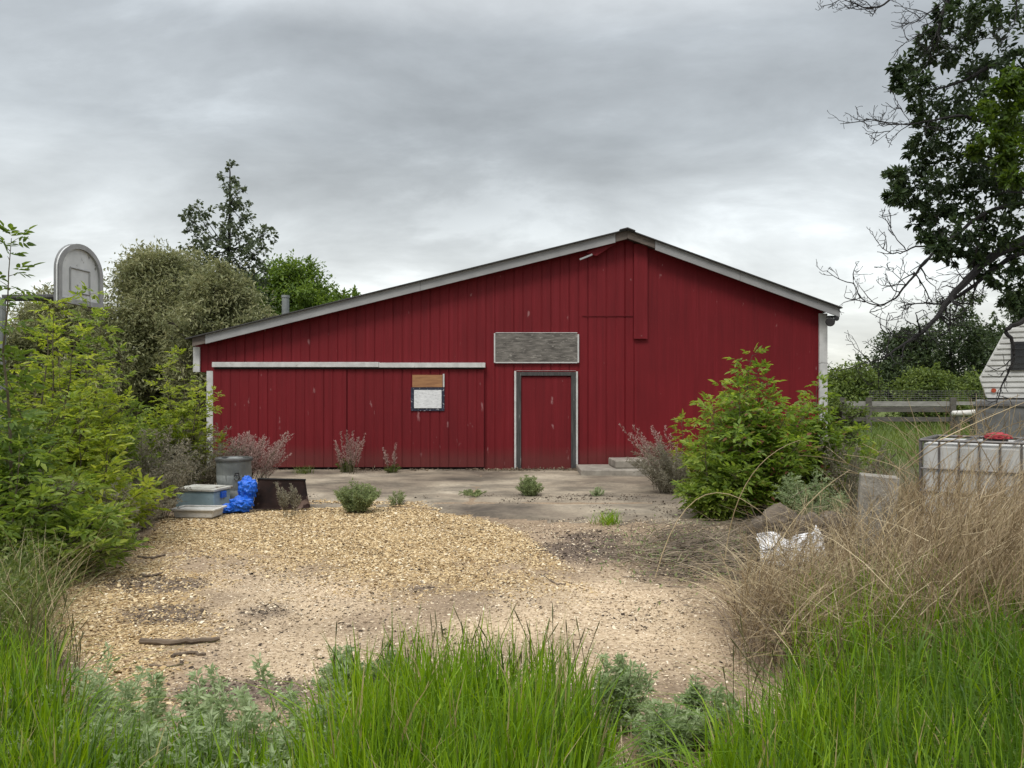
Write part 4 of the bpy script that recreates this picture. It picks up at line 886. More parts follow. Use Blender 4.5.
# ================================================================== BIG TREE AT THE RIGHT
def big_tree():
    r_ = rng(300); D0 = 9.0; tx_ = gx(1190, D0)
    root = thing('big_tree', 'large dark leafed tree with bare drooping limbs reaching in from the right', 'tree', (tx_, D0, 0))
    tr_ = MB(); tw = MB(); lf = MB(); lf2 = MB()
    hub = P3(1190, 190, D0)
    tr_.tube([(tx_, D0, -.1), (tx_, D0, .3), (tx_ - .05, D0, 2.0), hub, P3(1195, 60, D0), P3(1180, -120, D0), P3(1150, -260, D0)], [.36, .3, .26, .23, .18, .12, .05], 12)
    def smoothpts(p, k=4):
        p = np.array(p, float); out = []
        for i in range(len(p) - 1):
            a = p[max(i - 1, 0)]; b = p[i]; c = p[i + 1]; d = p[min(i + 2, len(p) - 1)]
            for s in np.linspace(0, 1, k, endpoint=False): out.append(.5 * ((2 * b) + (-a + c) * s + (2 * a - 5 * b + 4 * c - d) * s * s + (-a + 3 * b - 3 * c + d) * s ** 3))
        out.append(p[-1]); return np.array(out)
    def sub(p, d, l, depth, rad):
        if l < .04: return
        m = 5; pts = [p]; dd = d.copy()
        for k in range(m - 1): dd = unit(dd + r_.normal(0, .22, 3) + np.array((0, 0, .05))); pts.append(pts[-1] + dd * l / (m - 1))
        tw.tube(np.array(pts), np.linspace(rad * 1.5, max(rad * .5, .0032), m), 4 if depth > 1 else 3)
        if depth <= 0: return
        for k in range(1, m):
            if r_.uniform() < .8:
                nd_ = unit(dd + r_.normal(0, .75, 3)); sub(pts[k], nd_, l * r_.uniform(.35, .65), depth - 1, rad * .55)
    def limb(pts, ra, rb, twigs=6, tl=.45, depth=2, tstart=.3, off=(0, 0, 0)):
        p = smoothpts([P3(*a) if len(a) == 3 else a for a in pts]); n = len(p); rad = rb + (ra * .62 - rb) * np.linspace(1, 0, n) ** 1.35; rad = np.maximum(rad, rb); tr_.tube(p + r_.normal(0, .004, p.shape), rad, 7)
        for k in range(twigs):
            i = int(n * (tstart + (1 - tstart) * (k + r_.uniform()) / twigs)); i = min(i, n - 2); d = unit(p[i + 1] - p[i]); sub(p[i], unit(d + r_.normal(0, .7, 3)), tl * r_.uniform(.5, 1.2), depth, max(rad[i] * .4, .004))
        return p
    H = (1190, 190, 9.0)
    limb([H, (1100, 205, 8.9), (1024, 240, 8.8), (990, 258, 8.7), (966, 281, 8.65), (948, 301, 8.6), (936, 318, 8.55), (920, 333, 8.5), (900, 347, 8.4), (882, 358, 8.3), (868, 362, 8.3)], .125, .005, 18, .35, 2, .4)
    limb([H, (1110, 220, 9.4), (1024, 252, 9.3), (996, 267, 9.3), (972, 287, 9.2), (945, 303, 9.2), (922, 303, 9.1), (905, 306, 9.1)], .085, .005, 12, .3, 2, .45)
    limb([H, (1100, 180, 8.6), (1024, 202, 8.6), (985, 213, 8.6), (957, 234, 8.6), (938, 247, 8.6), (921, 268, 8.5), (906, 285, 8.5), (895, 298, 8.5), (880, 305, 8.5), (866, 302, 8.5), (857, 291, 8.5), (853, 277, 8.5)], .05, .004, 16, .3, 2, .3)
    limb([(938, 247, 8.6), (915, 247, 8.5), (900, 253, 8.5), (886, 251, 8.5), (877, 241, 8.5)], .02, .003, 6, .22, 1)
    limb([(906, 249, 8.5), (895, 236, 8.4), (889, 225, 8.4), (880, 214, 8.3)], .01, .002, 5, .2, 1)
    limb([(914, 272, 8.5), (925, 290, 8.6), (932, 303, 8.7)], .012, .006, 4, .2, 1)
    limb([(906, 285, 8.5), (893, 272, 8.4), (880, 266, 8.4)], .008, .002, 3, .15, 1)
    limb([(880, 305, 8.5), (870, 312, 8.5), (886, 320, 8.6), (905, 318, 8.8)], .007, .003, 4, .2, 1)
    limb([(985, 213, 8.6), (979, 240, 8.6), (974, 265, 8.7), (974, 292, 8.8)], .022, .006, 5, .3, 1)
    limb([(972, 287, 9.2), (960, 275, 9.1), (953, 262, 9.1)], .015, .004, 4, .25, 1)
    limb([(936, 318, 8.55), (915, 330, 8.5), (897, 335, 8.4), (884, 332, 8.4)], .012, .003, 5, .25, 1)
    limb([H, (1090, 140, 8.7), (1024, 130, 8.7), (985, 122, 8.7), (960, 116, 8.6), (935, 120, 8.6), (912, 124, 8.5), (892, 124, 8.5), (866, 118, 8.4)], .06, .003, 11, .28, 2, .6)
    limb([(900, 124, 8.5), (886, 134, 8.5), (870, 146, 8.4)], .008, .002, 4, .2, 1)
    limb([(910, 123, 8.5), (903, 112, 8.5), (894, 98, 8.4)], .008, .002, 4, .16, 1)
    limb([H, (1100, 60, 9.2), (1024, 52, 9.2), (995, 64, 9.1), (965, 80, 9.0), (935, 90, 8.9)], .12, .01, 5, .3, 1, .5)
    limb([(1190, 60, 9.0), (1080, -20, 8.8), (1000, -30, 8.7), (955, -8, 8.7), (944, 10, 8.6), (938, 30, 8.6), (932, 42, 8.6)], .11, .004, 10, .4, 2, .55)
    limb([(955, -8, 8.7), (935, 8, 8.6), (920, 18, 8.6), (905, 25, 8.5)], .012, .003, 7, .3, 2, .2)
    limb([(940, 20, 8.6), (925, 32, 8.5), (912, 38, 8.5), (900, 47, 8.4)], .009, .002, 5, .2, 1)
    limb([(1000, -30, 8.7), (930, -35, 8.4), (890, 0, 8.3), (872, 8, 8.3), (855, 4, 8.3), (840, -4, 8.3)], .03, .004, 9, .28, 2, .4)
    limb([H, (1110, 160, 8.2), (1040, 200, 8.1), (1005, 160, 8.1), (990, 175, 8.0)], .07, .01, 5, .3, 1, .4)
    limb([H, (1120, 250, 8.7), (1050, 300, 8.2), (1022, 322, 8.1), (1006, 330, 8.1), (1012, 341, 8.1), (1014, 358, 8.1), (1008, 373, 8.1), (1002, 386, 8.1), (996, 404, 8.1)], .07, .005, 7, .25, 1, .6)
    limb([(1017, 0, 8.4), (1015, 20, 8.4), (1006, 36, 8.3), (1000, 46, 8.3)], .012, .003, 4, .2, 1)
    dark_c = [(915, 60, 11), (932, 55, 15), (950, 48, 15), (907, 80, 9), (922, 84, 12), (963, 18, 14), (988, 8, 20), (1012, 10, 16), (975, 32, 14), (948, 8, 8), (985, 60, 18), (965, 75, 18), (945, 100, 18), (975, 100, 20), (1000, 90, 20), (1018, 60, 12), (1018, 112, 22), (934, 114, 13), (958, 130, 20), (926, 140, 11), (990, 140, 22), (1012, 165, 22), (940, 158, 15), (905, 172, 9), (918, 165, 11), (899, 194, 9), (907, 184, 9), (922, 188, 12), (936, 182, 12), (920, 212, 9), (932, 206, 11), (934, 227, 11), (942, 220, 9), (955, 240, 11), (946, 254, 7), (965, 230, 13), (955, 195, 15), (976, 193, 18), (997, 186, 20), (993, 224, 12), (1008, 214, 12), (1020, 226, 11), (982, 252, 7), (1019, 258, 8), (970, 160, 18), (1030, 190, 16), (895, 176, 6), (893, 196, 5), (908, 202, 7), (915, 224, 6), (925, 240, 6), (938, 248, 7), (968, 248, 9), (985, 240, 10), (1002, 240, 9), (1015, 245, 9), (962, 210, 13), (950, 180, 14), (985, 175, 15), (1010, 192, 14), (900, 66, 7), (896, 84, 5), (917, 100, 8), (922, 128, 8), (914, 150, 7), (925, 40, 8), (940, 25, 9), (955, 258, 5), (978, 262, 5), (995, 262, 6), (1010, 268, 6), (1000, 280, 7), (1016, 290, 8), (1022, 308, 8), (984, 276, 5), (1008, 302, 5), (1028, 270, 9)]
    out_c = [(1060, 20, 40), (1050, 110, 40), (1100, 70, 45), (1110, 150, 40), (1070, 180, 30), (1160, 20, 50), (1160, 100, 45), (1220, 60, 50), (1230, 150, 50), (1290, 100, 50), (1000, -50, 35), (1060, -60, 45), (1130, -90, 55), (1210, -60, 55), (1180, -180, 55), (1100, -160, 40), (1260, -20, 50)]  # unseen crown clumps beyond the frame, added for shade and side views
    for c, rad in px_clumps(dark_c, 9.0, r_, .45, 1.15): clump_leaves(lf, r_, c, rad * 1.1, int(120 + 2900 * rad * rad), .076, .46, .72, sub=int(8 + 115 * rad * rad), six=True, sc=.15)
    for c, rad in px_clumps(out_c, 9.3, r_, .8): clump_leaves(lf, r_, c, rad, int(1900 * rad * rad), .1, .55, .8)
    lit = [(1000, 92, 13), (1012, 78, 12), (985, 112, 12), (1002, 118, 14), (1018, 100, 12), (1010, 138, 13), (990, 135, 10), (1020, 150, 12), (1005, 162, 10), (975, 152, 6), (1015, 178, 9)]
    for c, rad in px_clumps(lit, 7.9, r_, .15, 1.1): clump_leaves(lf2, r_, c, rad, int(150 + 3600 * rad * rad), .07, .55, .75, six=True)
    obj('trunk', tr_, M['bark_dark'], root); obj('twig', tw, M['bark_dark'], root); obj('crown', lf, M['oak'], root); obj('lit_leaf', lf2, M['oak_lit'], root)
big_tree()

# ================================================================== SHRUBS LEFT
EG = 'yellow-green saplings at the left edge of the yard'
shrub('elder_sapling', 'tallest thin leafy sapling at the left edge, tip against the sky', 'sapling', gx(8, 6.6), 6.6, 2.95, .42, 5, 401, 'ash', .085, 5, EG, cone=.3, low=.2)
shrub('elder_shrub', 'tall yellow-green leafy shrub in front of the backboard', 'shrub', gx(55, 9.0), 9.0, 2.75, .95, 20, 402, 'elder_y', .062, 5, EG, dens=.9)
shrub('elder_sapling', 'slim leafy sapling rising in front of the backboard', 'sapling', gx(84, 10.0), 10.0, 3.0, .4, 5, 409, 'elder', .075, 5, EG, cone=.3, low=.2)
shrub('elder_shrub', 'green leafy shrub at the left edge below the tallest sapling', 'shrub', gx(5, 7.6), 7.6, 2.35, .8, 15, 412, 'elder', .062, 5, EG, dens=.9)
shrub('elder_shrub', 'leafy shrub with pale new shoots between backboard and barn corner', 'shrub', gx(118, 10.6), 10.6, 2.15, .85, 15, 403, 'elder', .062, 5, EG, dens=.9)
shrub('elder_shrub', 'bright leafy shrub reaching over the left corner post of the barn', 'shrub', gx(178, 11.8), 11.8, 2.25, .85, 18, 404, 'elder_y', .062, 5, EG, dens=.9)
shrub('elder_shrub', 'low spreading green shrub in the middle of the left thicket', 'shrub', gx(85, 7.9), 7.9, 1.35, .75, 14, 405, 'elder_y', .075, 5, EG)
shrub('elder_shrub', 'low dense green shrub at the left edge above the tall grass', 'shrub', gx(25, 6.4), 6.4, 1.15, .7, 14, 406, 'elder', .075, 5, EG)
shrub('elder_shrub', 'small bright yellow-green shrub just left of the blue tote', 'shrub', gx(108, 8.9), 8.9, .95, .4, 11, 407, 'elder_y', .075, 5, EG)
shrub('elder_shrub', 'low drooping shrub where the thicket meets the gravel', 'shrub', gx(70, 6.7), 6.7, .72, .5, 14, 408, 'elder', .07, 5, EG)
shrub('elder_shrub', 'leafy shrub just beyond the left edge of the picture', 'shrub', gx(-75, 9.5), 9.5, 2.5, .95, 16, 416, 'elder', .08, 5, EG)
bushtree('willow_bush', 'grey-green willow bush furthest left in the thicket', -45, 20, 292, 420, 130, 131, 'willow', .13, 1300, 34, .8, 'willow thicket', 'bush')
feathery('wormwood', 'tall grey weed among the shrubs at the far left edge', 'weed', gx(38, 6.9), 6.9, 1.05, .35, 40, 417, 'sage', .04, 'grey weeds by the barn corner', lean=(.1, 0), per=34)
feathery('wormwood', 'grey-brown weed in front of the low spreading shrub', 'weed', gx(98, 7.5), 7.5, .8, .4, 40, 418, 'sage', .04, 'grey weeds by the barn corner', lean=(.12, 0), per=34)
feathery('wormwood', 'big grey-green wormwood clump behind the blue tote', 'weed', gx(190, 11.7), 11.7, 1.25, .75, 95, 411, 'sage', .045, 'grey weeds by the barn corner', lean=(.1, 0), per=40)
feathery('wormwood', 'grey dead wormwood standing among the yellow-green shrubs', 'weed', gx(152, 9.7), 9.7, 1.3, .5, 60, 413, 'sage', .045, 'grey weeds by the barn corner', lean=(.1, 0), per=36)
feathery('wormwood', 'greyish wormwood at the edge of the gravel left of the white tray', 'weed', gx(128, 8.9), 8.9, .6, .55, 50, 414, 'sage', .04, 'grey weeds by the barn corner', per=34)
plume('dead_weed', 'pinkish dry weed plumes rising behind the metal bin', 'weed', gx(246, 12.0), 12.0, 1.0, .5, 64, 415, 'pink', (.25, 0), 'dry pink plumed weeds', bl=.2)

# SHRUBS RIGHT
shrub('elder_bush', 'large leafy green bush with reddish shoot tips in front of the barn', 'bush', gx(750, 10.2), 10.2, 2.25, .95, 34, 421, 'elder_red', .08, 5, dens=1.05, cone=.5, low=.03)
shrub('elder_bush', 'smaller leafy bush at the right flank of the large green bush', 'bush', gx(812, 10.6), 10.6, 1.85, .7, 18, 422, 'elder_red', .075, 5, low=.05)
shrub('elder_bush', 'low green bush at the left foot of the large green bush', 'bush', gx(715, 9.7), 9.7, 1.0, .5, 16, 423, 'elder', .075, 5, low=.03)
shrub('elder_sapling', 'young green sapling behind the grey sage beside the concrete steps', 'sapling', gx(682, 13.2), 13.2, 1.15, .4, 9, 424, 'elder_y', .075, 5)
feathery('sage_bush', 'silvery grey sage bush leaning left beside the concrete steps', 'weed', gx(672, 12.2), 12.2, .95, .5, 54, 425, 'sage', .04, None, lean=(-.25, 0), per=36)
plume('dead_weed', 'pinkish dry weed plumes leaning from the sage beside the steps', 'weed', gx(665, 12.6), 12.6, 1.1, .4, 22, 426, 'pink', (-.3, 0), 'dry pink plumed weeds', bl=.13)
feathery('sage_bush', 'grey wormwood drooping over the boulder beside the big bush', 'weed', gx(818, 9.0), 9.0, .8, .4, 40, 427, 'worm', .04, None, lean=(-.1, 0), per=34)
plume('dead_weed', 'brown dry weed stalks standing between the two right bushes', 'weed', gx(850, 9.8), 9.8, 1.05, .5, 30, 428, 'sage', (.1, 0), None, bl=.12)

# WEEDS ON THE SLAB
WG = 'weeds growing in cracks of the slab'
plume('dead_weed', 'pale dry weed in front of the dark rusty metal sheet', 'weed', gx(288, 9.95), 9.95, .42, .26, 9, 446, 'sage', (-.1, 0), 'dry pink plumed weeds', bl=.1, start=.3)
d = gd(512); feathery('slab_weed', 'largest round grey-green weed on the slab in front of the sliding doors', 'weed', gx(357, d), d, .47, .31, 60, 431, 'worm_slab', .034, WG, per=44)
d = gd(506); feathery('slab_weed', 'thin sparse weed just right of the largest slab weed', 'weed', gx(397, d), d, .27, .14, 12, 432, 'worm_slab', .03, WG, per=20)
d = gd(496); feathery('slab_weed', 'low flat brownish weed on the slab between the two round weeds', 'weed', gx(474, d), d, .12, .24, 26, 433, 'worm_slab', .03, WG, per=18)
d = gd(496.5); feathery('slab_weed', 'compact green weed on the slab in front of the red door', 'weed', gx(530, d), d, .36, .21, 46, 434, 'worm_slab', .032, WG, per=36)
d = gd(497); feathery('slab_weed', 'faint thin grey weed on the slab right of the red door', 'weed', gx(597, d), d, .2, .14, 14, 435, 'worm', .026, WG, per=18)
def tuft(name, label, px, py, h, w, n, seed, mat='grass', group=WG):
    r_ = rng(seed); dd = gd(py); x = gx(px, dd); root = MB(); p = np.stack([x + r_.normal(0, w, n), dd + r_.normal(0, w, n), np.full(n, .01)], 1)
    blades(root, r_, p, h * r_.uniform(.5, 1.1, n), .008 * r_.uniform(.7, 1.3, n), r_.uniform(.1, .6, n), r_.uniform(.1, .7, n)); return tag(obj(name, root, M[mat], origin=(x, dd, 0)), label, 'grass tuft', group)
tuft('grass_tuft', 'bright green grass tuft on the slab right of the dark patch', 607, 525, .24, .08, 130, 436)
tuft('grass_tuft', 'small low grass tuft at the foot of the wall left of the pink weeds', 303, 474, .22, .09, 120, 437, 'under')
d = gd(474); plume('dead_weed', 'pinkish weed plumes against the sliding door behind the largest slab weed', 'weed', gx(350, d), d, 0.85, .36, 18, 441, 'pink', (.05, 0), 'dry pink plumed weeds', bl=.12, start=.25)
plume('dead_weed', 'short thin pink weed against the red wall left of the window board', 'weed', gx(393, d), d, .6, .2, 4, 442, 'pink', (.0, 0), 'dry pink plumed weeds', bl=.1, start=.3)
d = gd(473); feathery('slab_weed', 'dark low weed at the foot of the sliding door', 'weed', gx(347, d), d, .34, .2, 26, 443, 'under', .04, WG, per=24)
feathery('slab_weed', 'small dark weed at the wall foot right of the pink plumes', 'weed', gx(392, d), d, .2, .2, 20, 444, 'under', .035, WG, per=16)

# windblown litter and crumbs of soil collected along the foot of the wall
def wall_litter():
    r_ = rng(590); m = MB(); n = 2600; x = r_.uniform(-5.6, 3.4, n); y = 15.86 - np.abs(r_.normal(0, .13, n)); k = fbm(x * 1.6, x * 0, 3, 5) + r_.normal(0, .12, n) > .44; x, y = x[k], y[k]; n = len(x)
    p = np.stack([x, y, .022 + np.abs(r_.normal(0, .015, n))], 1); leaves(m, p, r_.normal(0, 1, (n, 3)) * (1, 1, .4), r_.normal(0, .6, (n, 3)) + (0, 0, 1), .06 * r_.uniform(.4, 1.4, n), .03 * r_.uniform(.4, 1.3, n), six=False)
    kind(obj('leaf_litter', m, M['drydark']), 'stuff', 'dead leaves and crumbs collected along the foot of the barn wall', 'litter')
wall_litter()
# sticks lying on the ground
M['stick'] = mat_plain('stick_bark', (.16, .12, .085), (.06, .045, .033), .95, nscale=18, stretch=(.4, 1, 1), bmp=.7, bdist=.006)
def stick(label, pts, rad, seed):
    r_ = rng(seed); P_ = []
    for (px, py) in pts: dd = gd(py); P_.append((gx(px, dd), dd, rad * .8 + float(gz(gx(px, dd), dd))))
    P_ = np.array(P_); t = np.linspace(0, len(P_) - 1, 12); a = np.minimum(t.astype(int), len(P_) - 2); f = (t - a)[:, None]; Q = P_[a] * (1 - f) + P_[a + 1] * f + r_.normal(0, rad * .25, (12, 3))
    m = MB(); m.tube(Q, rad * r_.uniform(.75, 1.2, 12) * np.linspace(1, .7, 12), 7); tag(obj('stick', m, M['stick'], origin=tuple(P_[0] * (1, 1, 0))), label, 'stick', 'sticks lying on the ground')
stick('thick bark covered stick lying nearest the tall grass at left', [(140, 643), (175, 644), (218, 641)], .022, 1)
stick('short bent stick just behind the thick stick on the pale ground', [(172, 657), (190, 653), (205, 655)], .012, 2)
stick('dark twig at the gravel edge beside the left thicket', [(138, 556), (150, 558), (165, 555)], .014, 3)
stick('thin pale stick poking out of the left thicket onto gravel', [(98, 533), (118, 537), (138, 543)], .014, 4)
stick('thin twig lying on the sand among the foreground wormwood', [(150, 666), (170, 668), (182, 665)], .008, 5)
stick('small dark stick on the gravel before the left dark patch', [(140, 575), (150, 577), (162, 574)], .015, 6)
stick('thin dark twig on pale sand in the middle of the yard', [(540, 575), (556, 584), (572, 583)], .008, 7)

# ================================================================== STUFF : grass, dry grass, undergrowth
def in_px(r_, n, d0, d1, p0, p1, pw=1.0):
    d = d0 + (d1 - d0) * r_.uniform(0, 1, n) ** pw; px = r_.uniform(p0, p1, n); return gx(px, d), d, px
def fg_grass():
    r_ = rng(500); m = MB()
    x, d, px = in_px(r_, 150000, 1.5, 5.0, -400, 1460)
    cap = np.interp(px, [-90, 0, 45, 90, 150, 230, 300, 345, 400, 470, 540, 590, 620, 680, 720, 780, 850, 930, 1024, 1150], [4.1, 3.95, 3.75, 3.2, 3.05, 3.05, 3.1, 3.35, 3.7, 3.75, 3.7, 3.4, 2.9, 2.8, 3.05, 3.4, 3.7, 4.0, 4.4, 4.7])
    cap = cap + (fbm(x * 2.5, d * 2.5, 3, 51) - .5) * .6
    dens = np.clip((cap - d) / .35, 0, 1) * (.45 + .9 * fbm(x * 3, d * 3, 3, 52)) * np.interp(px, [-90, 60, 100, 280, 340, 590, 630, 690, 730, 1150], [1, 1, .75, .85, 1, 1, .7, .7, .95, 1])
    k = r_.uniform(0, 1, len(x)) < dens * .56; x, d, px = x[k], d[k], px[k]; n = len(x)
    hm = np.interp(px, [-90, 50, 110, 280, 360, 560, 620, 690, 760, 1150], [.58, .56, .44, .44, .60, .57, .38, .40, .52, .60])
    H = hm * r_.uniform(.55, 1.12, n) * (.8 + .4 * fbm(x * 2, d * 2, 3, 53)); az = r_.uniform(0, 2 * np.pi, n)
    dk = r_.uniform(0, 1, n) < np.interp(px, [-90, 60, 300, 640, 760, 900, 1024], [.45, .5, .15, .12, .4, .6, .8]) + (fbm(x * 3, d * 3, 2, 57) - .5)
    cv = np.where(r_.uniform(0, 1, n) < np.interp(px, [0, 700, 800, 1000], [.10, .10, .25, .3]), r_.uniform(.5, 1.5, n), r_.gamma(1.4, .12, n)); wd_ = .0138 * r_.uniform(.4, 1.5, n); ln = r_.uniform(0, .17, n)
    m2 = MB(); PB = np.stack([x, d, gz(x, d) - .01], 1)
    for mm, q in ((m, ~dk), (m2, dk)): blades(mm, r_, PB[q], H[q], wd_[q], ln[q], cv[q], az[q], 5)
    kind(obj('tall_grass', m, M['grass']), 'stuff', 'tall fresh bright green grass filling the foreground', 'grass')
    kind(obj('meadow_grass', m2, M['grass_dark']), 'stuff', 'darker olive green grass mixed into the foreground', 'grass')
    # short litter / undergrass
    m = MB(); x, d, px = in_px(r_, 13000, 2.2, 4.3, -400, 1460); n = len(x); k = r_.uniform(0, 1, n) < np.clip((np.interp(px, [0, 300, 640, 800, 1024], [3.9, 3.5, 3.5, 3.9, 4.4]) - d) / .5, 0, 1); x, d = x[k], d[k]; n = len(x)
    blades(m, r_, np.stack([x, d, np.zeros(n)], 1), .14 * r_.uniform(.4, 1.5, n), .005 * r_.uniform(.6, 1.3, n), r_.uniform(.5, 1.6, n), r_.uniform(.1, 1, n))
    kind(obj('dry_thatch', m, M['dry']), 'stuff', 'old dry thatch under the foreground grass', 'dry grass')
    # dark flowering heads above the grass
    m = MB(); sd_ = MB()
    x, d, px = in_px(r_, 44, 3.45, 3.95, 330, 600); cap2 = np.interp(px, [150, 330, 380, 560, 640], [3.6, 3.6, 3.9, 3.9, 3.4]); 
    x2, d2, px2 = in_px(r_, 40, 3.6, 4.2, -20, 80); x3, d3, px3 = in_px(r_, 16, 3.3, 3.9, 730, 860)
    x = np.concatenate([x, x2, x3]); d = np.concatenate([np.minimum(d, cap2), d2, d3])
    for i in range(len(x)):
        h = r_.uniform(.3, .5); l = r_.normal(0, .06, 2); p = np.array([(x[i] + l[0] * t * t, d[i] + l[1] * t * t, h * t) for t in np.linspace(0, 1, 6)])
        sd_.tube(p, np.linspace(.003, .0018, 6), 3); q_ = p[-1] + (p[-1] - p[-2]) * np.linspace(-.15, .75, 5)[:, None]
        sd_.tube(q_, np.array([.0016, .003, .0034, .0028, .001]) * r_.uniform(.8, 1.2), 5)
    kind(obj('seed_head_grass', sd_, M['seed']), 'stuff', 'thin dark grass seed heads standing above the foreground grass', 'grass')
fg_grass()
def fg_wormwood():
    r_ = rng(520); k = 0
    lst = [(345, 3.75, .38, .14), (392, 3.85, .34, .10), (622, 3.6, .44, .14), (662, 3.3, .32, .18), (705, 3.45, .32, .14)]
    lab = ['silvery wormwood at the left flank of the middle grass clump', 'small wormwood behind the middle of the foreground grass clump', 'bright grey-green wormwood right of the bare gap in the grass', 'low wormwood in the gap between the two foreground grass clumps', 'wormwood at the left foot of the right grass clump']
    for (px, d, h, rad), l in zip(lst, lab):
        feathery('wormwood', l, 'weed', gx(px, d), d, h, rad, 20, 530 + k, 'worm', .034, 'wormwood plants in the foreground', per=34, ratio=.34); k += 1
    # the left patch grows as one mass
    m = MB(); st = MB(); PP = []; DD = []
    spots = []
    while len(spots) < 210:
        px = r_.uniform(-40, 335); d = r_.uniform(2.0, 3.75); cap = np.interp(px, [-40, 40, 70, 150, 230, 330], [3.2, 3.2, 3.55, 3.55, 3.5, 3.6])
        if d < cap and fbm(np.array(px / 60.), np.array(d * 3.), 3, 61) > .42: spots.append((gx(px, d), d))
    for (x, d) in spots:
        h = r_.uniform(.22, .4); l = r_.normal(0, .09, 2); p = np.array([(x + l[0] * t, d + l[1] * t, h * t) for t in np.linspace(0, 1, 5)]); st.tube(p, np.linspace(.004, .002, 5), 3)
        n = 130; t = r_.uniform(.15, 1, n); a = r_.uniform(0, 6.28, n); q_ = np.stack([x + l[0] * t, d + l[1] * t, h * t], 1); dv = np.stack([np.cos(a), np.sin(a), r_.uniform(-.1, 1.0, n)], 1)
        PP.append(q_ + unit(dv) * (r_.uniform(0, .07, n) * (1.15 - t))[:, None]); DD.append(dv + r_.normal(0, .5, (n, 3)))
    PP = np.concatenate(PP); DD = np.concatenate(DD); Ls = .038 * r_.uniform(.5, 1.3, len(PP)); leaves(m, PP, DD, r_.normal(0, .7, DD.shape) + np.array((0, 0, 1)), Ls, Ls * .36, six=False)
    m.v += [v for v in st.v]; off = m.n
    for f in st.f: m.f.append(f + off)
    kind(obj('wormwood_patch', m, M['worm']), 'stuff', 'patch of silvery wormwood among grass in the left foreground', 'weeds')
fg_wormwood()
def dry_grass():
    r_ = rng(540); m = MB()
    # dense tan stand on the right
    x, d, px = in_px(r_, 9500, 3.9, 7.6, 725, 1400)
    front = np.interp(px, [725, 760, 800, 860, 920, 1160], [5.5, 5.3, 5.05, 4.6, 4.1, 4.0]); back = np.interp(px, [725, 770, 830, 900, 1000, 1160], [5.6, 6.2, 6.9, 7.0, 6.9, 7.6])
    k = (d > front) & (d < back) & (r_.uniform(0, 1, len(x)) < (.35 + .9 * fbm(x * 1.8, d * 1.8, 3, 71)) * np.where((px > 745) & (px < 900) & (d > 4.9), .28, .8)); x, d, px = x[k], d[k], px[k]; n = len(x)
    hm = np.interp(px, [725, 760, 820, 900, 960, 1160], [.32, .40, .54, 1.0, 1.25, 1.3]); H = hm * (.35 + .85 * r_.uniform(0, 1, n) ** .9) * (.7 + .6 * fbm(x * 1.6, d * 1.6, 3, 74))
    az = np.where(r_.uniform(0, 1, n) < .7, r_.normal(.1, .5, n), r_.uniform(0, 6.28, n))
    blades(m, r_, np.stack([x, d, gz(x, d) - .01], 1), H, .0058 * r_.uniform(.5, 1.6, n), r_.uniform(.05, .95, n), r_.gamma(1.5, .22, n), az, 5)
    # branching dead stalks leaning with the wind
    st = MB()
    for i in range(2200):
        px = 735 + 620 * r_.uniform() ** .85; lo, hi = np.interp(px, [735, 800, 900, 1135], [4.4, 4.0, 4.1, 4.2]), np.interp(px, [735, 800, 900, 1135], [5.6, 6.8, 7.1, 7.4]); d = r_.uniform(lo, hi)
        if 752 < px < 840 and d > 5.3 and r_.uniform() < .85: continue
        if 838 < px < 905 and d < 6.6 and r_.uniform() < .72: continue
        if px < 860 and d < 5.1 and r_.uniform() < .45: continue
        h = np.interp(px, [735, 800, 870, 930, 1135], [.55, .68, .84, 1.1, 1.2]) * r_.uniform(.5, 1.1); x = gx(px, d); l = r_.normal(.28, .2) * h; c = r_.normal(0, .12) * h; t = np.linspace(0, 1, 7)
        p = np.stack([x + l * t ** 1.7, d + c * t ** 1.5, h * (t - .1 * t ** 4)], 1) + r_.normal(0, .006, (7, 3)); st.tube(p, np.linspace(.0034, .0013, 7), 3)
        for q in range(int(r_.integers(6, 12))):
            f = r_.uniform(2.2, 5.9); a = int(f); j = p[a] * (1 - f + a) + p[a + 1] * (f - a); dv = unit(unit(p[a + 1] - p[a]) * 1.1 + r_.normal(0, .45, 3)); bl = h * r_.uniform(.06, .2)
            st.tube([j, j + dv * bl * .5, j + dv * bl + np.array((.15, 0, .1)) * bl], [.0018, .0014, .0007], 3)
    kind(obj('dead_weed_stand', st, M['stalk']), 'stuff', 'branching dead brown weed stalks leaning over the tan grass', 'dead weeds')
    # broken and flattened straw, and green shoots pushing through
    x, d, px = in_px(r_, 3600, 4.0, 7.2, 735, 1160); k = (d > np.interp(px, [735, 800, 1160], [4.7, 4.3, 4.0])) & (d < np.interp(px, [735, 830, 1160], [6.0, 7.0, 7.2])); x, d, px = x[k], d[k], px[k]; n = len(x)
    z = np.abs(r_.normal(0, .16, n)) * np.interp(px, [735, 900], [.5, 1.6])
    blades(m, r_, np.stack([x, d, z], 1), r_.uniform(.2, .6, n), .007 * r_.uniform(.5, 1.6, n), r_.uniform(.8, 2.4, n), r_.uniform(-.4, .8, n), None, 4)
    for i in range(140):
        px = r_.uniform(745, 1030); d = r_.uniform(4.5, 6.6); h = np.interp(px, [745, 860, 920, 1030], [.7, .95, 1.25, 1.3]) * r_.uniform(.75, 1.1); x = gx(px, d); l = r_.normal(.1, .22); c = r_.normal(0, .1)
        t = np.linspace(0, 1, 8); p = np.stack([x + l * h * t ** 1.5, d + c * t, h * (t - .12 * t ** 3)], 1); m.tube(p, np.linspace(.0032, .0012, 8), 3)
        for q in range(9):
            j = p[5] + (p[7] - p[5]) * q / 8; dv = unit(p[7] - p[6]) * .06 + r_.normal(0, .03, 3); m.tube([j, j + dv], [.0016, .0006], 3)
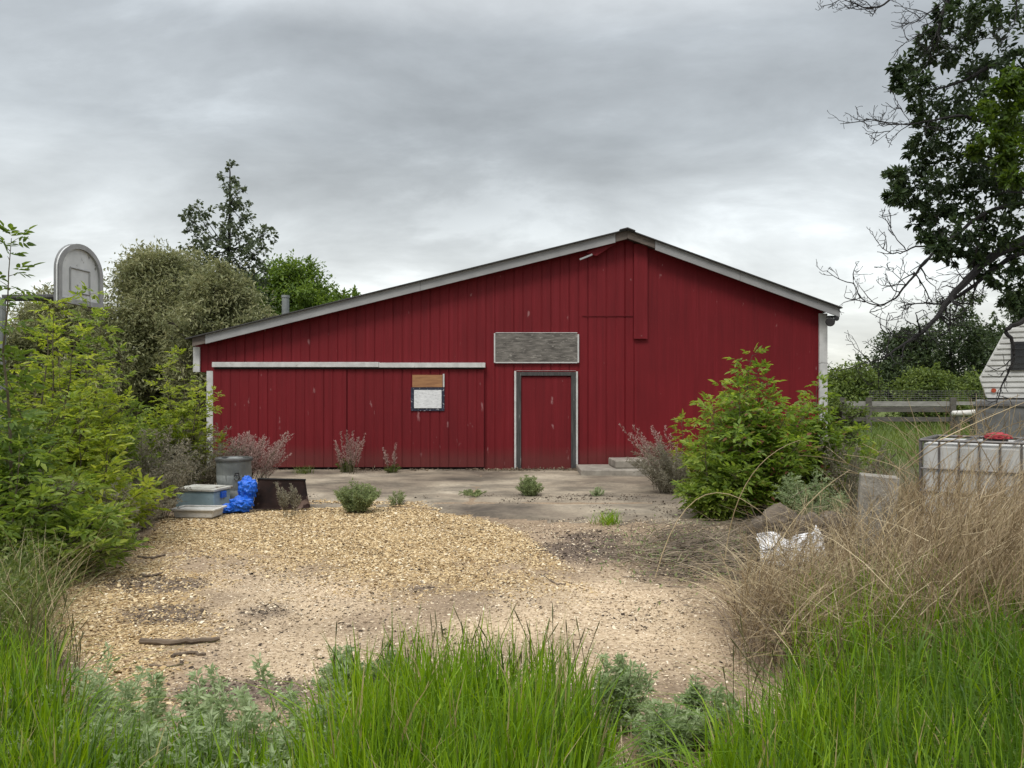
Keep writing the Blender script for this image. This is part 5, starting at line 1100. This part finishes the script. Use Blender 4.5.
    g_ = MB(); x, d, px = in_px(r_, 4000, 4.0, 5.6, 790, 1300); n = len(x)
    blades(g_, r_, np.stack([x, d, np.zeros(n)], 1), np.interp(px, [760, 900], [.65, 1.15]) * r_.uniform(.22, .6, n), .009 * r_.uniform(.6, 1.4, n), r_.uniform(0, .3, n), r_.gamma(1.4, .2, n), None, 4)
    kind(obj('green_shoots', g_, M['grass']), 'stuff', 'green shoots growing up through the tan grass', 'grass')
    # long arching canes
    for (a, b, c, dd) in [((655, 600), (690, 445), (770, 520), 6.6), ((725, 560), (735, 460), (800, 440), 6.8), ((870, 560), (905, 470), (1000, 425), 6.2), ((905, 470), (960, 420), (1024, 440), 6.3), ((850, 600), (950, 530), (1040, 480), 4.9), ((780, 640), (900, 560), (1030, 500), 4.7), ((930, 500), (985, 425), (1030, 420), 6.0), ((940, 440), (980, 420), (1030, 400), 6.4), ((900, 470), (960, 415), (1020, 395), 6.5), ((1024, 560), (1000, 460), (960, 420), 6.1), ((960, 620), (1010, 480), (1060, 440), 5.0), ((770, 560), (800, 500), (850, 470), 6.4)]:
        A = P3(*a, dd); B = P3(*b, dd); C_ = P3(*c, dd - .2); A[2] = max(A[2], 0); t = np.linspace(0, 1, 12)[:, None]; m.tube(A * (1 - t) ** 2 + 2 * B * t * (1 - t) + C_ * t * t, np.linspace(.005, .002, 12), 4)
    for i in range(110):
        px = r_.uniform(925, 1075); d = r_.uniform(8.9, 10.5); h = r_.uniform(.9, 1.75); x = gx(px, d); l = r_.normal(0, .6); t = np.linspace(0, 1, 8)
        p = np.stack([x + l * t ** 1.4, d + r_.normal(0, .25) * t, h * (t - .22 * abs(l) * t ** 3) + .0 * t], 1); m.tube(p, np.linspace(.009, .0035, 8), 3)
        for q in range(3):
            j = p[r_.integers(3, 7)]; dv = np.array((r_.normal(0, .15), r_.normal(0, .1), r_.uniform(.03, .2))); m.tube([j, j + dv * .6 + r_.normal(0, .015, 3), j + dv], [.003, .0025, .0015], 3)
    kind(obj('dry_grass', m, M['dry']), 'stuff', 'stand of tall dead tan grass at the right of the yard', 'dry grass')
    m = MB(); x, d, px = in_px(r_, 4200, 4.2, 8.2, 730, 1100); k = d < np.interp(px, [730, 800, 900, 1100], [5.8, 7.6, 8.0, 8.2]); x, d = x[k], d[k]; n = len(x)
    blades(m, r_, np.stack([x, d, np.zeros(n)], 1), np.interp(512 + x / d * F, [730, 820, 950], [.4, .5, .8]) * r_.uniform(.5, 1.2, n), .006 * r_.uniform(.6, 1.4, n), r_.uniform(.1, 1.0, n), r_.uniform(0, .7, n), None, 4)
    kind(obj('dead_stalk', m, M['drydark']), 'stuff', 'dark dead weed stalks mixed into the tan grass', 'dead weeds')
    # brush pile of twigs and dry leaves by the bush
    m = MB()
    for i in range(900):
        px = r_.normal(705, 42); dd = r_.normal(7.6, .6); x = gx(px, dd); l = r_.uniform(.1, .5); a = r_.normal(.4, .9); e = r_.uniform(-.05, .3); z = abs(r_.normal(0, .06))
        p0 = np.array((x, dd, z + .01)); dv = np.array((math.cos(a), math.sin(a), e)) * l; m.tube([p0, p0 + dv * .5 + r_.normal(0, .02, 3), p0 + dv], [.005, .004, .002], 3)
    for i in range(800):
        px = r_.uniform(760, 870); dd = r_.normal(7.5, .4); x = gx(px, dd); l = r_.uniform(.1, .45); a = r_.uniform(0, 6.28); z = abs(r_.normal(0, .14))
        p0 = np.array((x, dd, z + .01)); dv = np.array((math.cos(a), math.sin(a), r_.uniform(-.1, .7))) * l; m.tube([p0, p0 + dv * .5 + r_.normal(0, .03, 3), p0 + dv], [.004, .003, .0015], 3)
    kind(obj('twig_litter', m, M['drydark']), 'stuff', 'heap of dead twigs in front of the big green bush', 'twigs')
    m = MB(); n = 1500; px = r_.normal(700, 45, n); dd = r_.normal(7.7, .65, n); p = np.stack([gx(px, dd), dd, np.abs(r_.normal(0, .05, n))], 1); k = px < 790; p = p[k]; n = len(p); leaves(m, p, r_.normal(0, 1, (n, 3)), r_.normal(0, .6, (n, 3)) + (0, 0, 1), .05, .02, six=False)
    kind(obj('low_weeds', m, M['worm_slab']), 'stuff', 'low grey-green weeds creeping through the twig heap', 'weeds')
dry_grass()
def left_cover():
    r_ = rng(560); m = MB()
    x, d, px = in_px(r_, 2600, 4.6, 13, -460, 215); lim = np.interp(d, [4.6, 5.4, 6.5, 8, 9.6, 10.6, 13], [25, 40, 70, 105, 140, 165, 205]); k = px < lim - 8; x, d = x[k], d[k]
    for a, b in zip(x, d):
        h = r_.uniform(.15, .55); n = 42; p = np.array((a, b, 0)) + r_.normal(0, 1, (n, 3)) * (.13, .13, 0) + np.stack([np.zeros(n), np.zeros(n), r_.uniform(.03, h, n)], 1); L_ = .06 * r_.uniform(.5, 1.3, n)
        leaves(m, p, r_.normal(0, 1, (n, 3)) + (0, 0, .2), r_.normal(0, .6, (n, 3)) + (0, 0, 1), L_, L_ * .35)
    kind(obj('undergrowth', m, M['under']), 'stuff', 'leafy green undergrowth below the left shrubs', 'undergrowth')
    m = MB(); x, d, px = in_px(r_, 17000, 4.3, 10, -460, 170); lim = np.interp(d, [4.3, 5.4, 6.5, 8, 9.6, 10.6], [45, 50, 75, 105, 140, 160]); k = px < lim; x, d = x[k], d[k]; n = len(x)
    blades(m, r_, np.stack([x, d, np.zeros(n)], 1), r_.uniform(.25, .75, n), .007 * r_.uniform(.6, 1.3, n), r_.uniform(.05, .5, n), r_.uniform(.1, .8, n))
    kind(obj('rough_grass', m, M['under']), 'stuff', 'rough dark grass along the left edge of the yard', 'grass')
    m = MB(); x, d, px = in_px(r_, 3400, 4.4, 9.4, -400, 150); lim = np.interp(d, [4.3, 5.4, 6.5, 8, 9.6], [70, 70, 90, 115, 150]); k = px < lim; x, d = x[k], d[k]; n = len(x)
    blades(m, r_, np.stack([x, d, np.zeros(n)], 1), r_.uniform(.3, .95, n), .004 * r_.uniform(.7, 1.4, n), r_.uniform(.1, .9, n), r_.uniform(.1, .9, n), None, 5)
    kind(obj('dry_stems', m, M['dry']), 'stuff', 'thin dry stems among the left undergrowth', 'dry grass')
left_cover()
def field():
    r_ = rng(580); m = MB(); n = 26000; x = r_.uniform(4.2, 26, n); y = 10.5 + 32 * r_.uniform(0, 1, n) ** 1.2; px = 512 + x / y * F
    k = (px > 800) & (px < 1150) & ~((x < 6.9) & (y > 15.5)); x, y = x[k], y[k]; n = len(x)
    blades(m, r_, np.stack([x, y, np.zeros(n)], 1), r_.uniform(.25, .62, n) * np.interp(y, [10, 30], [.8, 1.1]), .012 * r_.uniform(.7, 1.5, n) * np.interp(y, [10, 40], [1, 2.4]), r_.uniform(.05, .5, n), r_.uniform(.1, .8, n), None, 3)
    kind(obj('field_grass', m, M['grass_far']), 'stuff', 'long green field grass beyond the barn corner', 'grass')
    m = MB(); n = 5000; x = r_.uniform(3.8, 9, n); y = r_.uniform(8, 14, n); px = 512 + x / y * F; k = (px > 845) & (px < 1120); x, y = x[k], y[k]; n = len(x)
    blades(m, r_, np.stack([x, y, np.zeros(n)], 1), r_.uniform(.3, .7, n), .006 * r_.uniform(.7, 1.4, n), r_.uniform(.1, .7, n), r_.uniform(.1, .8, n), None, 4)
    kind(obj('dead_brush', m, M['sage']), 'stuff', 'grey brown dead weeds behind the caged tank', 'dead weeds')
field()
